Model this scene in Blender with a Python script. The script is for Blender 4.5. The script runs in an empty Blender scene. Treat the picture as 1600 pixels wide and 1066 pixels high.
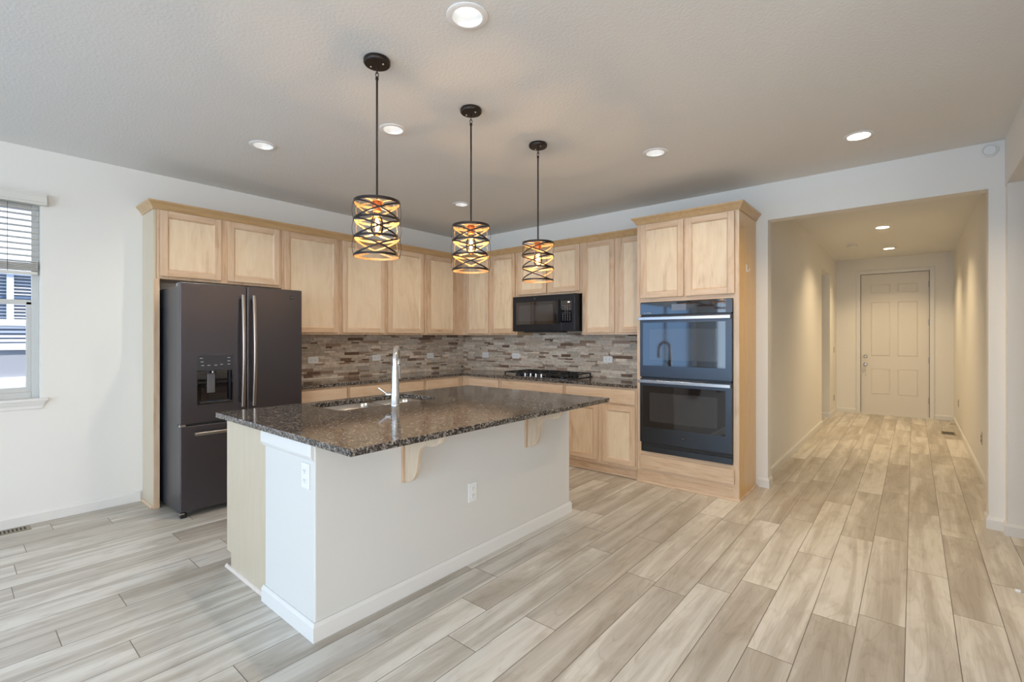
import bpy, bmesh, math, random
from mathutils import Vector
PI = math.pi
sc = bpy.context.scene
col = sc.collection

# ------------------------------------------------------------------ camera
FPX = 746.0
TH = math.atan(627 / 746.0)
CAM_Z = 1.362
cd = bpy.data.cameras.new('camera')
cam = bpy.data.objects.new('camera', cd); col.objects.link(cam)
cam.location = (0, 0, CAM_Z)
cam.rotation_euler = (PI / 2, 0, TH)
cd.sensor_fit = 'HORIZONTAL'; cd.sensor_width = 36.0
cd.lens = 36.0 * FPX / 1600
cd.shift_y = -6.5 / 1600
cd.clip_start = 0.05; cd.clip_end = 200
sc.camera = cam

# ------------------------------------------------------------------ exposure
sc.view_settings.view_transform = 'Standard'
sc.view_settings.look = 'None'
sc.view_settings.gamma = 1.0
sc.view_settings.use_curve_mapping = False
sc.view_settings.exposure = 0.38

# ------------------------------------------------------------------ world (overcast bright sky)
W = bpy.data.worlds.new('sky'); sc.world = W; W.use_nodes = True
wn = W.node_tree.nodes; wl = W.node_tree.links
bg = wn['Background']
tc = wn.new('ShaderNodeTexCoord'); sx = wn.new('ShaderNodeSeparateXYZ')
rp = wn.new('ShaderNodeValToRGB')
wl.new(tc.outputs['Generated'], sx.inputs[0]); wl.new(sx.outputs['Z'], rp.inputs[0])
rp.color_ramp.elements[0].color = (0.42, 0.61, 0.95, 1)
rp.color_ramp.elements[1].color = (0.30, 0.50, 1.0, 1)
wl.new(rp.outputs[0], bg.inputs[0]); bg.inputs[1].default_value = 1.6

def area_light(name, loc, rot, sx_, sy_, power, color, parent=None, shape='RECTANGLE', spread=PI):
    l = bpy.data.lights.new(name, 'AREA'); l.energy = power; l.color = color
    l.shape = shape; l.size = sx_; l.size_y = sy_; l.spread = spread
    o = bpy.data.objects.new(name, l); col.objects.link(o)
    o.location = loc; o.rotation_euler = rot; o.parent = parent
    return o
sun = bpy.data.lights.new('sun', 'SUN'); sun.energy = 5.0; sun.angle = 0.02; sun.color = (1.0, 0.93, 0.84)
so = bpy.data.objects.new('sun', sun); col.objects.link(so); so.location = (6, 5, 12)
so.rotation_euler = Vector((-.60, -.48, -.64)).to_track_quat('-Z', 'Y').to_euler()
DAY = (0.68, 0.85, 1.0)
YB = -6.0           # wall behind the camera
# daylight entering through the glazing behind the camera and on the right of the great room
area_light('daylight_rear_door', (-2.9, YB - 0.16, 1.3), (PI / 2, 0, 0), 3.0, 2.4, 70, DAY)
area_light('daylight_rear_window', (1.1, YB - 0.16, 1.75), (PI / 2, 0, 0), 3.4, 1.6, 155, DAY)
area_light('daylight_left_door', (-5.08, -3.75, 1.15), (PI / 2, 0, -PI / 2), 3.7, 2.1, 32, (0.25, 0.55, 1.0))
area_light('daylight_side_window', (3.66, -2.2, 1.45), (PI / 2, 0, PI / 2), 3.6, 1.6, 88, (1.0, 0.88, 0.77))

# ------------------------------------------------------------------ dimensions
XL, YW, ZC = -4.92, 4.775, 2.743
HX0, HX1, YE = -1.075, 0.504, 10.5      # hall
# ------------------------------------------------------------------ materials
def new_mat(name):
    m = bpy.data.materials.new(name); m.use_nodes = True
    nt = m.node_tree; b = nt.nodes['Principled BSDF']
    return m, nt, b
def sock(b, n, v):
    if n in b.inputs: b.inputs[n].default_value = v
def plain(name, c, rough=0.5, metal=0.0, spec=None, coat=0, coat_rough=0.05, emit=None, es=0):
    m, nt, b = new_mat(name)
    sock(b, 'Base Color', (*c, 1)); sock(b, 'Roughness', rough); sock(b, 'Metallic', metal)
    if spec is not None: sock(b, 'Specular IOR Level', spec)
    if coat: sock(b, 'Coat Weight', coat); sock(b, 'Coat Roughness', coat_rough)
    if emit: sock(b, 'Emission Color', (*emit, 1)); sock(b, 'Emission Strength', es)
    return m
def N(nt, t, **kw):
    n = nt.nodes.new(t)
    for k, v in kw.items(): setattr(n, k, v)
    return n
def paint(name, c, bump=0.12, scale=110, rough=0.75, dist=0.002):
    m, nt, b = new_mat(name)
    sock(b, 'Base Color', (*c, 1)); sock(b, 'Roughness', rough); sock(b, 'Specular IOR Level', 0.3)
    t = N(nt, 'ShaderNodeTexCoord'); n = N(nt, 'ShaderNodeTexNoise'); n.inputs['Scale'].default_value = scale
    n.inputs['Detail'].default_value = 3
    bp = N(nt, 'ShaderNodeBump'); bp.inputs['Strength'].default_value = bump; bp.inputs['Distance'].default_value = dist
    L = nt.links.new
    L(t.outputs['Object'], n.inputs['Vector']); L(n.outputs[0], bp.inputs['Height']); L(bp.outputs[0], b.inputs['Normal'])
    return m
def ramp(nt, stops, interp='LINEAR'):
    r = N(nt, 'ShaderNodeValToRGB'); cr = r.color_ramp; cr.interpolation = interp
    while len(cr.elements) < len(stops): cr.elements.new(0.5)
    for e, (p, c) in zip(cr.elements, stops): e.position = p; e.color = (*c, 1)
    return r
def math_node(nt, op, a, b=None, c=None):
    n = N(nt, 'ShaderNodeMath', operation=op)
    for i, v in enumerate((a, b, c)):
        if v is None: continue
        if isinstance(v, (int, float)): n.inputs[i].default_value = v
        else: nt.links.new(v, n.inputs[i])
    return n.outputs[0]
def wood(name, stops, axis='Z', rough=0.38, figure=0.5):
    """natural maple: fine grain stretched along the axis, soft cloudy figure, tone differs per piece"""
    m, nt, b = new_mat(name); L = nt.links.new
    t = N(nt, 'ShaderNodeTexCoord'); oi = N(nt, 'ShaderNodeObjectInfo')
    off = N(nt, 'ShaderNodeVectorMath', operation='MULTIPLY_ADD')
    cx = N(nt, 'ShaderNodeCombineXYZ'); L(oi.outputs['Random'], cx.inputs[0]); L(oi.outputs['Random'], cx.inputs[1]); L(oi.outputs['Random'], cx.inputs[2])
    L(cx.outputs[0], off.inputs[0]); off.inputs[1].default_value = (37, 53, 71); L(t.outputs['Object'], off.inputs[2])
    def nz(s, detail, dist):
        mp = N(nt, 'ShaderNodeMapping'); mp.inputs['Scale'].default_value = s; L(off.outputs[0], mp.inputs[0])
        n = N(nt, 'ShaderNodeTexNoise'); n.inputs['Scale'].default_value = 1; n.inputs['Detail'].default_value = detail
        n.inputs['Distortion'].default_value = dist; L(mp.outputs[0], n.inputs['Vector']); return n.outputs[0]
    k = {'X': 0, 'Y': 1, 'Z': 2}[axis]
    s1 = [45, 45, 45]; s1[k] = 3.0
    s2 = [7, 7, 7]; s2[k] = 2.2
    g, f = nz(s1, 4, 0.8), nz(s2, 4, 2.2)
    mix = math_node(nt, 'ADD', math_node(nt, 'MULTIPLY', g, 1 - figure), math_node(nt, 'MULTIPLY', f, figure))
    mix = math_node(nt, 'ADD', mix, math_node(nt, 'MULTIPLY_ADD', oi.outputs['Random'], 0.16, -0.08))
    r = ramp(nt, stops); L(mix, r.inputs[0]); L(r.outputs[0], b.inputs['Base Color'])
    sock(b, 'Roughness', rough); sock(b, 'Coat Weight', 0.25); sock(b, 'Coat Roughness', 0.3)
    return m
MS = [(0.22, (0.42, 0.25, 0.14)), (0.42, (0.62, 0.43, 0.275)), (0.55, (0.68, 0.495, 0.335)), (0.75, (0.74, 0.57, 0.42))]
PS = [(0.22, (0.56, 0.40, 0.25)), (0.40, (0.75, 0.58, 0.395)), (0.58, (0.80, 0.64, 0.455)), (0.78, (0.83, 0.68, 0.505))]
SS = [(0.2, (0.56, 0.37, 0.16)), (0.5, (0.64, 0.44, 0.21)), (0.8, (0.68, 0.49, 0.26))]
M = {}
M['maple'] = wood('maple_vertical_grain', MS, 'Z')
M['maple_x'] = wood('maple_grain_x', MS, 'X')
M['maple_y'] = wood('maple_grain_y', MS, 'Y')
M['maple_panel'] = wood('maple_panel', PS, 'Z', figure=0.62)
M['maple_side'] = wood('maple_side_veneer', SS, 'Z', rough=0.32, figure=0.3)
M['honey'] = wood('honey_maple', [(0.2, (0.64, 0.38, 0.12)), (0.5, (0.72, 0.44, 0.15)), (0.8, (0.76, 0.48, 0.18))], 'Z', rough=0.25, figure=0.3)
M['crown_wood'] = wood('crown_maple', [(0.2, (0.46, 0.28, 0.12)), (0.5, (0.58, 0.38, 0.19)), (0.8, (0.66, 0.46, 0.26))], 'Y', figure=0.3)
M['veneer'] = wood('pale_veneer', [(0.2, (0.60, 0.50, 0.36)), (0.8, (0.66, 0.57, 0.43))], 'Z', figure=.3)
M['wall'] = paint('wall_paint', (0.85, 0.83, 0.785))
M['ceiling'] = paint('ceiling_paint', (0.80, 0.795, 0.775), bump=0.5, scale=70, rough=0.8, dist=0.004)
M['white'] = plain('white_trim_paint', (0.80, 0.785, 0.75), 0.4)
M['door_paint'] = plain('door_paint', (0.78, 0.74, 0.67), 0.4)
M['drywall'] = paint('island_drywall', (0.72, 0.705, 0.665), bump=0.2, scale=90)
M['plastic'] = plain('white_plastic', (0.86, 0.86, 0.85), 0.3)
M['plastic_trim'] = plain('light_trim_plastic', (0.60, 0.60, 0.575), 0.4)
M['slot'] = plain('dark_slot', (0.02, 0.02, 0.02), 0.6)
M['slate'] = plain('slate_steel', (0.108, 0.103, 0.118), 0.33, 0.85)
M['slate_side'] = plain('slate_side', (0.06, 0.065, 0.075), 0.33, 0.3)
M['micro_slate'] = plain('black_slate', (0.030, 0.031, 0.036), 0.33, 0.6)
M['oven_slate'] = plain('oven_slate_steel', (0.065, 0.075, 0.09), 0.3, 0.85)
M['handle'] = plain('brushed_handle', (0.36, 0.34, 0.32), 0.28, 1.0)
M['steel'] = plain('stainless', (0.50, 0.50, 0.50), 0.25, 1.0)
M['chrome'] = plain('chrome', (0.80, 0.80, 0.81), 0.09, 1.0)
M['nickel'] = plain('satin_nickel', (0.50, 0.46, 0.40), 0.3, 1.0)
M['black'] = plain('black_plastic', (0.012, 0.012, 0.014), 0.35)
M['black_glass'] = plain('black_glass', (0.006, 0.006, 0.008), 0.04, 0.0, spec=1.0)
M['oven_window'] = plain('oven_window_glass', (0.03, 0.03, 0.033), 0.05, 0.0, spec=1.0)
M['cast_iron'] = plain('cast_iron', (0.012, 0.012, 0.012), 0.5)
M['legend'] = plain('printed_legend', (0.32, 0.33, 0.35), 0.5)
M['bronze'] = plain('dark_bronze', (0.035, 0.026, 0.022), 0.35, 0.6)
M['gold'] = plain('gold_lining', (0.62, 0.38, 0.18), 0.4, 0.4)
M['copper'] = plain('copper_socket', (0.55, 0.16, 0.04), 0.4, 0.5)
M['vent'] = plain('tan_register', (0.33, 0.28, 0.20), 0.45, 0.5)
M['filament'] = plain('filament', (1, .8, .5), 0.5, emit=(1.0, 0.62, 0.25), es=7)
M['led'] = plain('led_lens_cool', (1, 1, 1), 0.5, emit=(0.95, 0.98, 1.0), es=1.7)
M['led_warm'] = plain('led_lens_warm', (1, 1, 1), 0.5, emit=(1.0, 0.86, 0.66), es=2)
M['stucco'] = paint('grey_stucco', (0.30, 0.30, 0.31), bump=0.4, scale=60)
M['siding'] = plain('white_siding', (0.80, 0.81, 0.83), 0.6)
M['blind'] = plain('blind_slat', (0.74, 0.72, 0.66), 0.5)
M['dark_pane'] = plain('dark_pane', (0.16, 0.18, 0.22), 0.15)
M['blue_rail'] = plain('blue_rail', (0.10, 0.15, 0.24), 0.4)

def glass(name, tint, amount=0.08, rough=0.02):
    m = bpy.data.materials.new(name); m.use_nodes = True; nt = m.node_tree; nt.nodes.clear()
    o = N(nt, 'ShaderNodeOutputMaterial'); mx = N(nt, 'ShaderNodeMixShader'); tr = N(nt, 'ShaderNodeBsdfTransparent')
    gl = N(nt, 'ShaderNodeBsdfGlossy'); fr = N(nt, 'ShaderNodeLayerWeight'); fr.inputs['Blend'].default_value = amount * 3
    tr.inputs[0].default_value = (*tint, 1); gl.inputs['Roughness'].default_value = rough
    L = nt.links.new
    L(fr.outputs['Fresnel'], mx.inputs[0]); L(tr.outputs[0], mx.inputs[1]); L(gl.outputs[0], mx.inputs[2]); L(mx.outputs[0], o.inputs[0])
    return m
M['pane'] = glass('window_glass', (0.95, 0.97, 0.98))
M['bulb'] = glass('bulb_glass', (1.0, 0.9, 0.74))

def floor_mat():
    m, nt, b = new_mat('wood_plank_floor'); L = nt.links.new
    PW, PL = 0.1775, 1.22
    t = N(nt, 'ShaderNodeTexCoord'); s = N(nt, 'ShaderNodeSeparateXYZ'); L(t.outputs['Object'], s.inputs[0])
    u = math_node(nt, 'DIVIDE', math_node(nt, 'ADD', s.outputs['X'], 0.0276 + PW * 40), PW)
    cu = math_node(nt, 'FLOOR', u); fu = math_node(nt, 'FRACT', u)
    w1 = N(nt, 'ShaderNodeTexWhiteNoise', noise_dimensions='1D'); L(cu, w1.inputs['W'])
    v = math_node(nt, 'ADD', math_node(nt, 'DIVIDE', s.outputs['Y'], PL), math_node(nt, 'MULTIPLY_ADD', w1.outputs['Value'], 7.0, 20))
    cv = math_node(nt, 'FLOOR', v); fv = math_node(nt, 'FRACT', v)
    cc = N(nt, 'ShaderNodeCombineXYZ'); L(cu, cc.inputs[0]); L(cv, cc.inputs[1])
    w2 = N(nt, 'ShaderNodeTexWhiteNoise', noise_dimensions='3D'); L(cc.outputs[0], w2.inputs['Vector'])
    sr = N(nt, 'ShaderNodeSeparateColor'); L(w2.outputs['Color'], sr.inputs[0])
    # per-plank shifted coordinates
    off = N(nt, 'ShaderNodeVectorMath', operation='MULTIPLY_ADD')
    L(w2.outputs['Color'], off.inputs[0]); off.inputs[1].default_value = (31, 47, 13); L(t.outputs['Object'], off.inputs[2])
    def nz(scl, detail, dist, rough=0.55):
        mp = N(nt, 'ShaderNodeMapping'); mp.inputs['Scale'].default_value = scl; L(off.outputs[0], mp.inputs[0])
        n = N(nt, 'ShaderNodeTexNoise'); n.inputs['Scale'].default_value = 1; n.inputs['Detail'].default_value = detail
        n.inputs['Distortion'].default_value = dist; n.inputs['Roughness'].default_value = rough
        L(mp.outputs[0], n.inputs['Vector']); return n.outputs[0]
    broad = nz((7.5, 0.62, 1), 2.5, 0.9)        # wide streaks
    fine = nz((75, 2.6, 1), 4, 0.8)         # fine grain
    blot = nz((11, 4.0, 1), 4, 0.6)         # grey blotches
    # growth-ring figure
    rg = math_node(nt, 'ABSOLUTE', math_node(nt, 'SINE', math_node(nt, 'MULTIPLY', broad, 42)))
    base = math_node(nt, 'ADD', math_node(nt, 'MULTIPLY', broad, 0.80), math_node(nt, 'MULTIPLY', fine, 0.20))
    base = math_node(nt, 'ADD', base, math_node(nt, 'MULTIPLY_ADD', sr.outputs[0], 0.20, -0.10))
    r = ramp(nt, [(0.28, (0.42, 0.37, 0.305)), (0.42, (0.51, 0.465, 0.40)), (0.52, (0.59, 0.55, 0.485)), (0.585, (0.70, 0.665, 0.60)), (0.72, (0.76, 0.73, 0.665))])
    L(base, r.inputs[0])
    mx = N(nt, 'ShaderNodeMix', data_type='RGBA', blend_type='MULTIPLY'); 
    r2 = ramp(nt, [(0.30, (0.74, 0.70, 0.65)), (0.50, (1, 1, 1))]); L(blot, r2.inputs[0])
    mx.inputs[0].default_value = 0.6; L(r.outputs[0], mx.inputs[6]); L(r2.outputs[0], mx.inputs[7])
    mg = N(nt, 'ShaderNodeMix', data_type='RGBA', blend_type='MULTIPLY'); mg.inputs[0].default_value = 0.5
    r3 = ramp(nt, [(0.0, (0.80, 0.76, 0.70)), (0.35, (1, 1, 1))]); L(rg, r3.inputs[0]); L(mx.outputs[2], mg.inputs[6]); L(r3.outputs[0], mg.inputs[7])
    # seams
    eu = math_node(nt, 'MINIMUM', fu, math_node(nt, 'SUBTRACT', 1.0, fu))
    ev = math_node(nt, 'MINIMUM', fv, math_node(nt, 'SUBTRACT', 1.0, fv))
    su = math_node(nt, 'LESS_THAN', eu, 0.0016 / PW); sv = math_node(nt, 'LESS_THAN', ev, 0.0017 / PL)
    seam = math_node(nt, 'MAXIMUM', su, sv)
    ms = N(nt, 'ShaderNodeMix', data_type='RGBA'); L(seam, ms.inputs[0]); L(mg.outputs[2], ms.inputs[6]); ms.inputs[7].default_value = (0.14, 0.11, 0.085, 1)
    L(ms.outputs[2], b.inputs['Base Color'])
    sock(b, 'Roughness', 0.36); sock(b, 'Specular IOR Level', 0.45)
    bp = N(nt, 'ShaderNodeBump'); bp.inputs['Strength'].default_value = 0.10; bp.inputs['Distance'].default_value = 0.002
    hh = math_node(nt, 'SUBTRACT', fine, math_node(nt, 'MULTIPLY', seam, 2.0)); L(hh, bp.inputs['Height']); L(bp.outputs[0], b.inputs['Normal'])
    return m
M['floor'] = floor_mat()

def mosaic_mat(name, axis):
    """linear mosaic: rows of uneven strips of stone and glass, some two rows tall"""
    m, nt, b = new_mat(name); L = nt.links.new
    t = N(nt, 'ShaderNodeTexCoord'); s = N(nt, 'ShaderNodeSeparateXYZ'); L(t.outputs['Object'], s.inputs[0])
    U = s.outputs[axis]; Z = s.outputs['Z']
    RH = 0.0165
    def layer(rh, ln, seed):
        z = math_node(nt, 'ADD', math_node(nt, 'DIVIDE', Z, rh), 100.0); cz = math_node(nt, 'FLOOR', z); fz = math_node(nt, 'FRACT', z)
        w = N(nt, 'ShaderNodeTexWhiteNoise', noise_dimensions='1D'); L(math_node(nt, 'ADD', cz, seed), w.inputs['W'])
        l = math_node(nt, 'MULTIPLY_ADD', w.outputs['Value'], ln * 0.6, ln * 0.7)
        uu = math_node(nt, 'ADD', math_node(nt, 'DIVIDE', U, l), math_node(nt, 'MULTIPLY_ADD', w.outputs['Value'], 133.0, 200.0))
        cu = math_node(nt, 'FLOOR', uu); fu = math_node(nt, 'FRACT', uu)
        c = N(nt, 'ShaderNodeCombineXYZ'); L(cu, c.inputs[0]); L(cz, c.inputs[1]); c.inputs[2].default_value = seed
        w2 = N(nt, 'ShaderNodeTexWhiteNoise', noise_dimensions='3D'); L(c.outputs[0], w2.inputs['Vector'])
        sp = N(nt, 'ShaderNodeSeparateColor'); L(w2.outputs['Color'], sp.inputs[0])
        ez = math_node(nt, 'MULTIPLY', math_node(nt, 'MINIMUM', fz, math_node(nt, 'SUBTRACT', 1.0, fz)), rh)
        eu = math_node(nt, 'MULTIPLY', math_node(nt, 'MINIMUM', fu, math_node(nt, 'SUBTRACT', 1.0, fu)), l)
        g = math_node(nt, 'LESS_THAN', math_node(nt, 'MINIMUM', ez, eu), 0.0004)
        return sp, g
    a, ga = layer(RH, 0.13, 3.0)
    d, gd = layer(RH * 2, 0.17, 11.0)
    use = math_node(nt, 'GREATER_THAN', d.outputs[2], 0.42)
    def pick(x, y):
        n = N(nt, 'ShaderNodeMix', data_type='FLOAT'); L(use, n.inputs[0]); L(x, n.inputs[2]); L(y, n.inputs[3]); return n.outputs[0]
    h = pick(a.outputs[0], d.outputs[0]); q = pick(a.outputs[1], d.outputs[1]); g = pick(ga, gd)
    stops = [(0.0, (0.19, 0.115, 0.075)), (0.07, (0.36, 0.25, 0.18)), (0.17, (0.50, 0.42, 0.335)), (0.36, (0.56, 0.45, 0.345)),
             (0.50, (0.60, 0.52, 0.43)), (0.64, (0.68, 0.56, 0.44)), (0.80, (0.72, 0.63, 0.52)), (0.93, (0.84, 0.72, 0.60))]
    r = ramp(nt, stops, 'CONSTANT'); L(h, r.inputs[0])
    nz = N(nt, 'ShaderNodeTexNoise'); nz.inputs['Scale'].default_value = 30; nz.inputs['Detail'].default_value = 4; L(t.outputs['Object'], nz.inputs['Vector'])
    rv = ramp(nt, [(0.3, (0.8, 0.8, 0.8)), (0.7, (1.1, 1.1, 1.1))]); L(nz.outputs[0], rv.inputs[0])
    mm = N(nt, 'ShaderNodeMix', data_type='RGBA', blend_type='MULTIPLY'); mm.inputs[0].default_value = 1; L(r.outputs[0], mm.inputs[6]); L(rv.outputs[0], mm.inputs[7])
    mg = N(nt, 'ShaderNodeMix', data_type='RGBA'); L(g, mg.inputs[0]); L(mm.outputs[2], mg.inputs[6]); mg.inputs[7].default_value = (0.30, 0.27, 0.23, 1)
    L(mg.outputs[2], b.inputs['Base Color'])
    rr = ramp(nt, [(0.0, (0.42, 0.42, 0.42)), (0.55, (0.30, 0.30, 0.30)), (0.72, (0.07, 0.07, 0.07))], 'CONSTANT'); L(q, rr.inputs[0]); L(rr.outputs[0], b.inputs['Roughness'])
    bp = N(nt, 'ShaderNodeBump'); bp.inputs['Strength'].default_value = 0.5; bp.inputs['Distance'].default_value = 0.0015
    L(math_node(nt, 'SUBTRACT', math_node(nt, 'MULTIPLY', q, 0.8), g), bp.inputs['Height']); L(bp.outputs[0], b.inputs['Normal'])
    return m
M['mosaic_x'] = mosaic_mat('mosaic_oven_wall', 'X')
M['mosaic_y'] = mosaic_mat('mosaic_fridge_wall', 'Y')

def granite_mat(name, dark=1.0):
    m, nt, b = new_mat(name); L = nt.links.new
    t = N(nt, 'ShaderNodeTexCoord')
    def vor(sc_):
        v = N(nt, 'ShaderNodeTexVoronoi'); v.inputs['Scale'].default_value = sc_; L(t.outputs['Object'], v.inputs['Vector'])
        s = N(nt, 'ShaderNodeSeparateColor'); L(v.outputs['Color'], s.inputs[0]); return s.outputs[0]
    a, c = vor(130), vor(240)
    n = N(nt, 'ShaderNodeTexNoise'); n.inputs['Scale'].default_value = 14; n.inputs['Detail'].default_value = 3; L(t.outputs['Object'], n.inputs['Vector'])
    mix = math_node(nt, 'ADD', math_node(nt, 'MULTIPLY', a, 0.55), math_node(nt, 'ADD', math_node(nt, 'MULTIPLY', c, 0.30), math_node(nt, 'MULTIPLY', n.outputs[0], 0.15)))
    S = [(0.0, (0.008, 0.008, 0.009)), (0.38, (0.015, 0.014, 0.014)), (0.46, (0.06, 0.047, 0.04)), (0.58, (0.15, 0.12, 0.095)), (0.72, (0.22, 0.20, 0.18)), (0.88, (0.42, 0.38, 0.33))]
    r = ramp(nt, [(p, tuple(x * dark for x in k)) for p, k in S]); L(mix, r.inputs[0]); L(r.outputs[0], b.inputs['Base Color'])
    sock(b, 'Roughness', 0.09); sock(b, 'Specular IOR Level', 0.6)
    return m
M['granite'] = granite_mat('brown_black_granite')

# ------------------------------------------------------------------ mesh helpers
class MB:
    def __init__(s): s.bm = bmesh.new()
    def _mi(s, faces, mi):
        for f in faces: f.material_index = mi
    def box(s, x0, x1, y0, y1, z0, z1, mi=0):
        x0, x1 = min(x0, x1), max(x0, x1); y0, y1 = min(y0, y1), max(y0, y1); z0, z1 = min(z0, z1), max(z0, z1)
        v = [s.bm.verts.new(p) for p in ((x0, y0, z0), (x1, y0, z0), (x1, y1, z0), (x0, y1, z0), (x0, y0, z1), (x1, y0, z1), (x1, y1, z1), (x0, y1, z1))]
        fs = [s.bm.faces.new([v[i] for i in q]) for q in ((0, 3, 2, 1), (4, 5, 6, 7), (0, 1, 5, 4), (1, 2, 6, 5), (2, 3, 7, 6), (3, 0, 4, 7))]
        s._mi(fs, mi); return s
    def prism(s, pts, off, mi=0):
        """closed polygon (3D points) extruded by the vector off"""
        off = Vector(off); a = [s.bm.verts.new(p) for p in pts]; b = [s.bm.verts.new(Vector(p) + off) for p in pts]
        n = len(pts); fs = [s.bm.faces.new(a), s.bm.faces.new(b[::-1])]
        for i in range(n): fs.append(s.bm.faces.new((a[i], b[i], b[(i + 1) % n], a[(i + 1) % n])))
        s._mi(fs, mi); return s
    def lathe(s, prof, c=(0, 0, 0), n=32, axis='Z', mi=0, closed=False):
        """prof: list of (r, h)"""
        c = Vector(c); rings = []
        def P(r, h, a):
            x, y = r * math.cos(a), r * math.sin(a)
            return c + (Vector((x, y, h)) if axis == 'Z' else Vector((h, x, y)) if axis == 'X' else Vector((y, h, x)))
        for r, h in prof:
            rings.append([s.bm.verts.new(P(0, h, 0))] if r < 1e-6 else [s.bm.verts.new(P(r, h, 2 * PI * k / n)) for k in range(n)])
        pairs = list(zip(rings, rings[1:])) + ([(rings[-1], rings[0])] if closed else [])
        fs = []
        for A, B in pairs:
            for k in range(n):
                a, a2 = A[k % len(A)], A[(k + 1) % len(A)]; b, b2 = B[k % len(B)], B[(k + 1) % len(B)]
                vs = []
                for q in (a, a2, b2, b):
                    if q not in vs: vs.append(q)
                if len(vs) > 2: fs.append(s.bm.faces.new(vs))
        s._mi(fs, mi); return s
    def tube(s, pts, rad, n=12, closed=False, mi=0):
        pts = [Vector(p) for p in pts]; m = len(pts); rings = []
        rads = rad if isinstance(rad, (list, tuple)) else [rad] * m
        up = None
        for i, p in enumerate(pts):
            if closed: t = pts[(i + 1) % m] - pts[i - 1]
            else: t = pts[min(i + 1, m - 1)] - pts[max(i - 1, 0)]
            t.normalize()
            if up is None: up = t.orthogonal().normalized()
            else: up = (up - t * up.dot(t)).normalized()
            w = t.cross(up)
            rings.append([s.bm.verts.new(p + (up * math.cos(2 * PI * k / n) + w * math.sin(2 * PI * k / n)) * rads[i]) for k in range(n)])
        fs = []
        for i in range(m if closed else m - 1):
            A, B = rings[i], rings[(i + 1) % m]
            for k in range(n): fs.append(s.bm.faces.new((A[k], A[(k + 1) % n], B[(k + 1) % n], B[k])))
        if not closed: fs.append(s.bm.faces.new(rings[0][::-1])); fs.append(s.bm.faces.new(rings[-1]))
        s._mi(fs, mi); return s
    def build(s, name, mats, parent=None, bevel=0.0, seg=2, smooth=None, base=None):
        bmesh.ops.recalc_face_normals(s.bm, faces=s.bm.faces)
        me = bpy.data.meshes.new(name)
        org = Vector(base) if base is not None else (Vector(parent['_w']) if parent is not None and '_w' in parent else Vector((0, 0, 0)))
        if org.length > 0: bmesh.ops.translate(s.bm, verts=s.bm.verts, vec=-org)
        s.bm.to_mesh(me); s.bm.free()
        for mm in (mats if isinstance(mats, (list, tuple)) else [mats]): me.materials.append(mm)
        o = bpy.data.objects.new(name, me); col.objects.link(o)
        if parent is not None: o.parent = parent; o['_w'] = list(org)
        else: o.location = org; o['_w'] = list(org)
        if smooth:
            me.shade_smooth(); me.set_sharp_from_angle(angle=math.radians(smooth))
        if bevel:
            b = o.modifiers.new('bevel', 'BEVEL'); b.width = bevel; b.segments = seg; b.limit_method = 'ANGLE'; b.angle_limit = math.radians(40)
        return o
def tag(o, label, cat, group=None, kind=None):
    if label: o['label'] = label
    if cat: o['category'] = cat
    if group: o['group'] = group
    if kind: o['kind'] = kind
    return o
def thing(name, label, cat, loc, group=None):
    o = bpy.data.objects.new(name, None); col.objects.link(o); o.location = loc; o['_w'] = list(loc); o.empty_display_size = 0.1
    return tag(o, label, cat, group)
def struct(o): o['kind'] = 'structure'; return o
def copy_tree(o, parent=None):
    c = o.copy(); col.objects.link(c); c.parent = parent
    for ch in list(o.children): copy_tree(ch, c)
    return c
def bx(name, x0, x1, y0, y1, z0, z1, mat, parent=None, bevel=0.0, base=None):
    return MB().box(x0, x1, y0, y1, z0, z1).build(name, mat, parent, bevel=bevel, base=base)
def cut(o, cutter):
    m = o.modifiers.new('cut', 'BOOLEAN'); m.object = cutter; m.operation = 'DIFFERENCE'; m.solver = 'EXACT'
    dg = bpy.context.evaluated_depsgraph_get(); dg.update()
    me = bpy.data.meshes.new_from_object(o.evaluated_get(dg)); old = o.data; o.modifiers.remove(m); o.data = me; bpy.data.meshes.remove(old)
    cm = cutter.data; bpy.data.objects.remove(cutter); bpy.data.meshes.remove(cm)
def text_mesh(name, txt, size, mat, loc, rot, parent, depth=0.0006):
    cu = bpy.data.curves.new(name, 'FONT'); cu.body = txt; cu.size = size; cu.align_x = 'CENTER'; cu.align_y = 'CENTER'; cu.extrude = depth
    tmp = bpy.data.objects.new(name, cu); col.objects.link(tmp)
    dg = bpy.context.evaluated_depsgraph_get(); me = bpy.data.meshes.new_from_object(tmp.evaluated_get(dg))
    bpy.data.objects.remove(tmp); me.materials.clear(); me.materials.append(mat)
    o = bpy.data.objects.new(name, me); col.objects.link(o)
    o.parent = parent; o.location = Vector(loc) - Vector(parent['_w']); o.rotation_euler = rot
    return o

# ------------------------------------------------------------------ ROOM SHELL
def wall(name, boxes, mat=None):
    m = MB()
    for b in boxes: m.box(*b)
    return struct(m.build(name, mat or M['wall']))
XR = 3.5
struct(bx('floor', XL - 0.15, XR + 0.15, YB - 0.15, YE + 0.15, -0.1, 0, M['floor']))
# left wall with window opening
WY0, WY1, WZ0, WZ1 = -0.62, 0.457, 0.91, 2.335
wall('wall_left', [(XL - .12, XL, YB - .12, -5.65, 0, ZC), (XL - .12, XL, -5.65, -1.9, 2.2, ZC), (XL - .12, XL, -1.9, WY0, 0, ZC), (XL - .12, XL, WY1, YW + .13, 0, ZC),
                   (XL - .12, XL, WY0, WY1, 0, WZ0), (XL - .12, XL, WY0, WY1, WZ1, ZC)])
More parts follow.
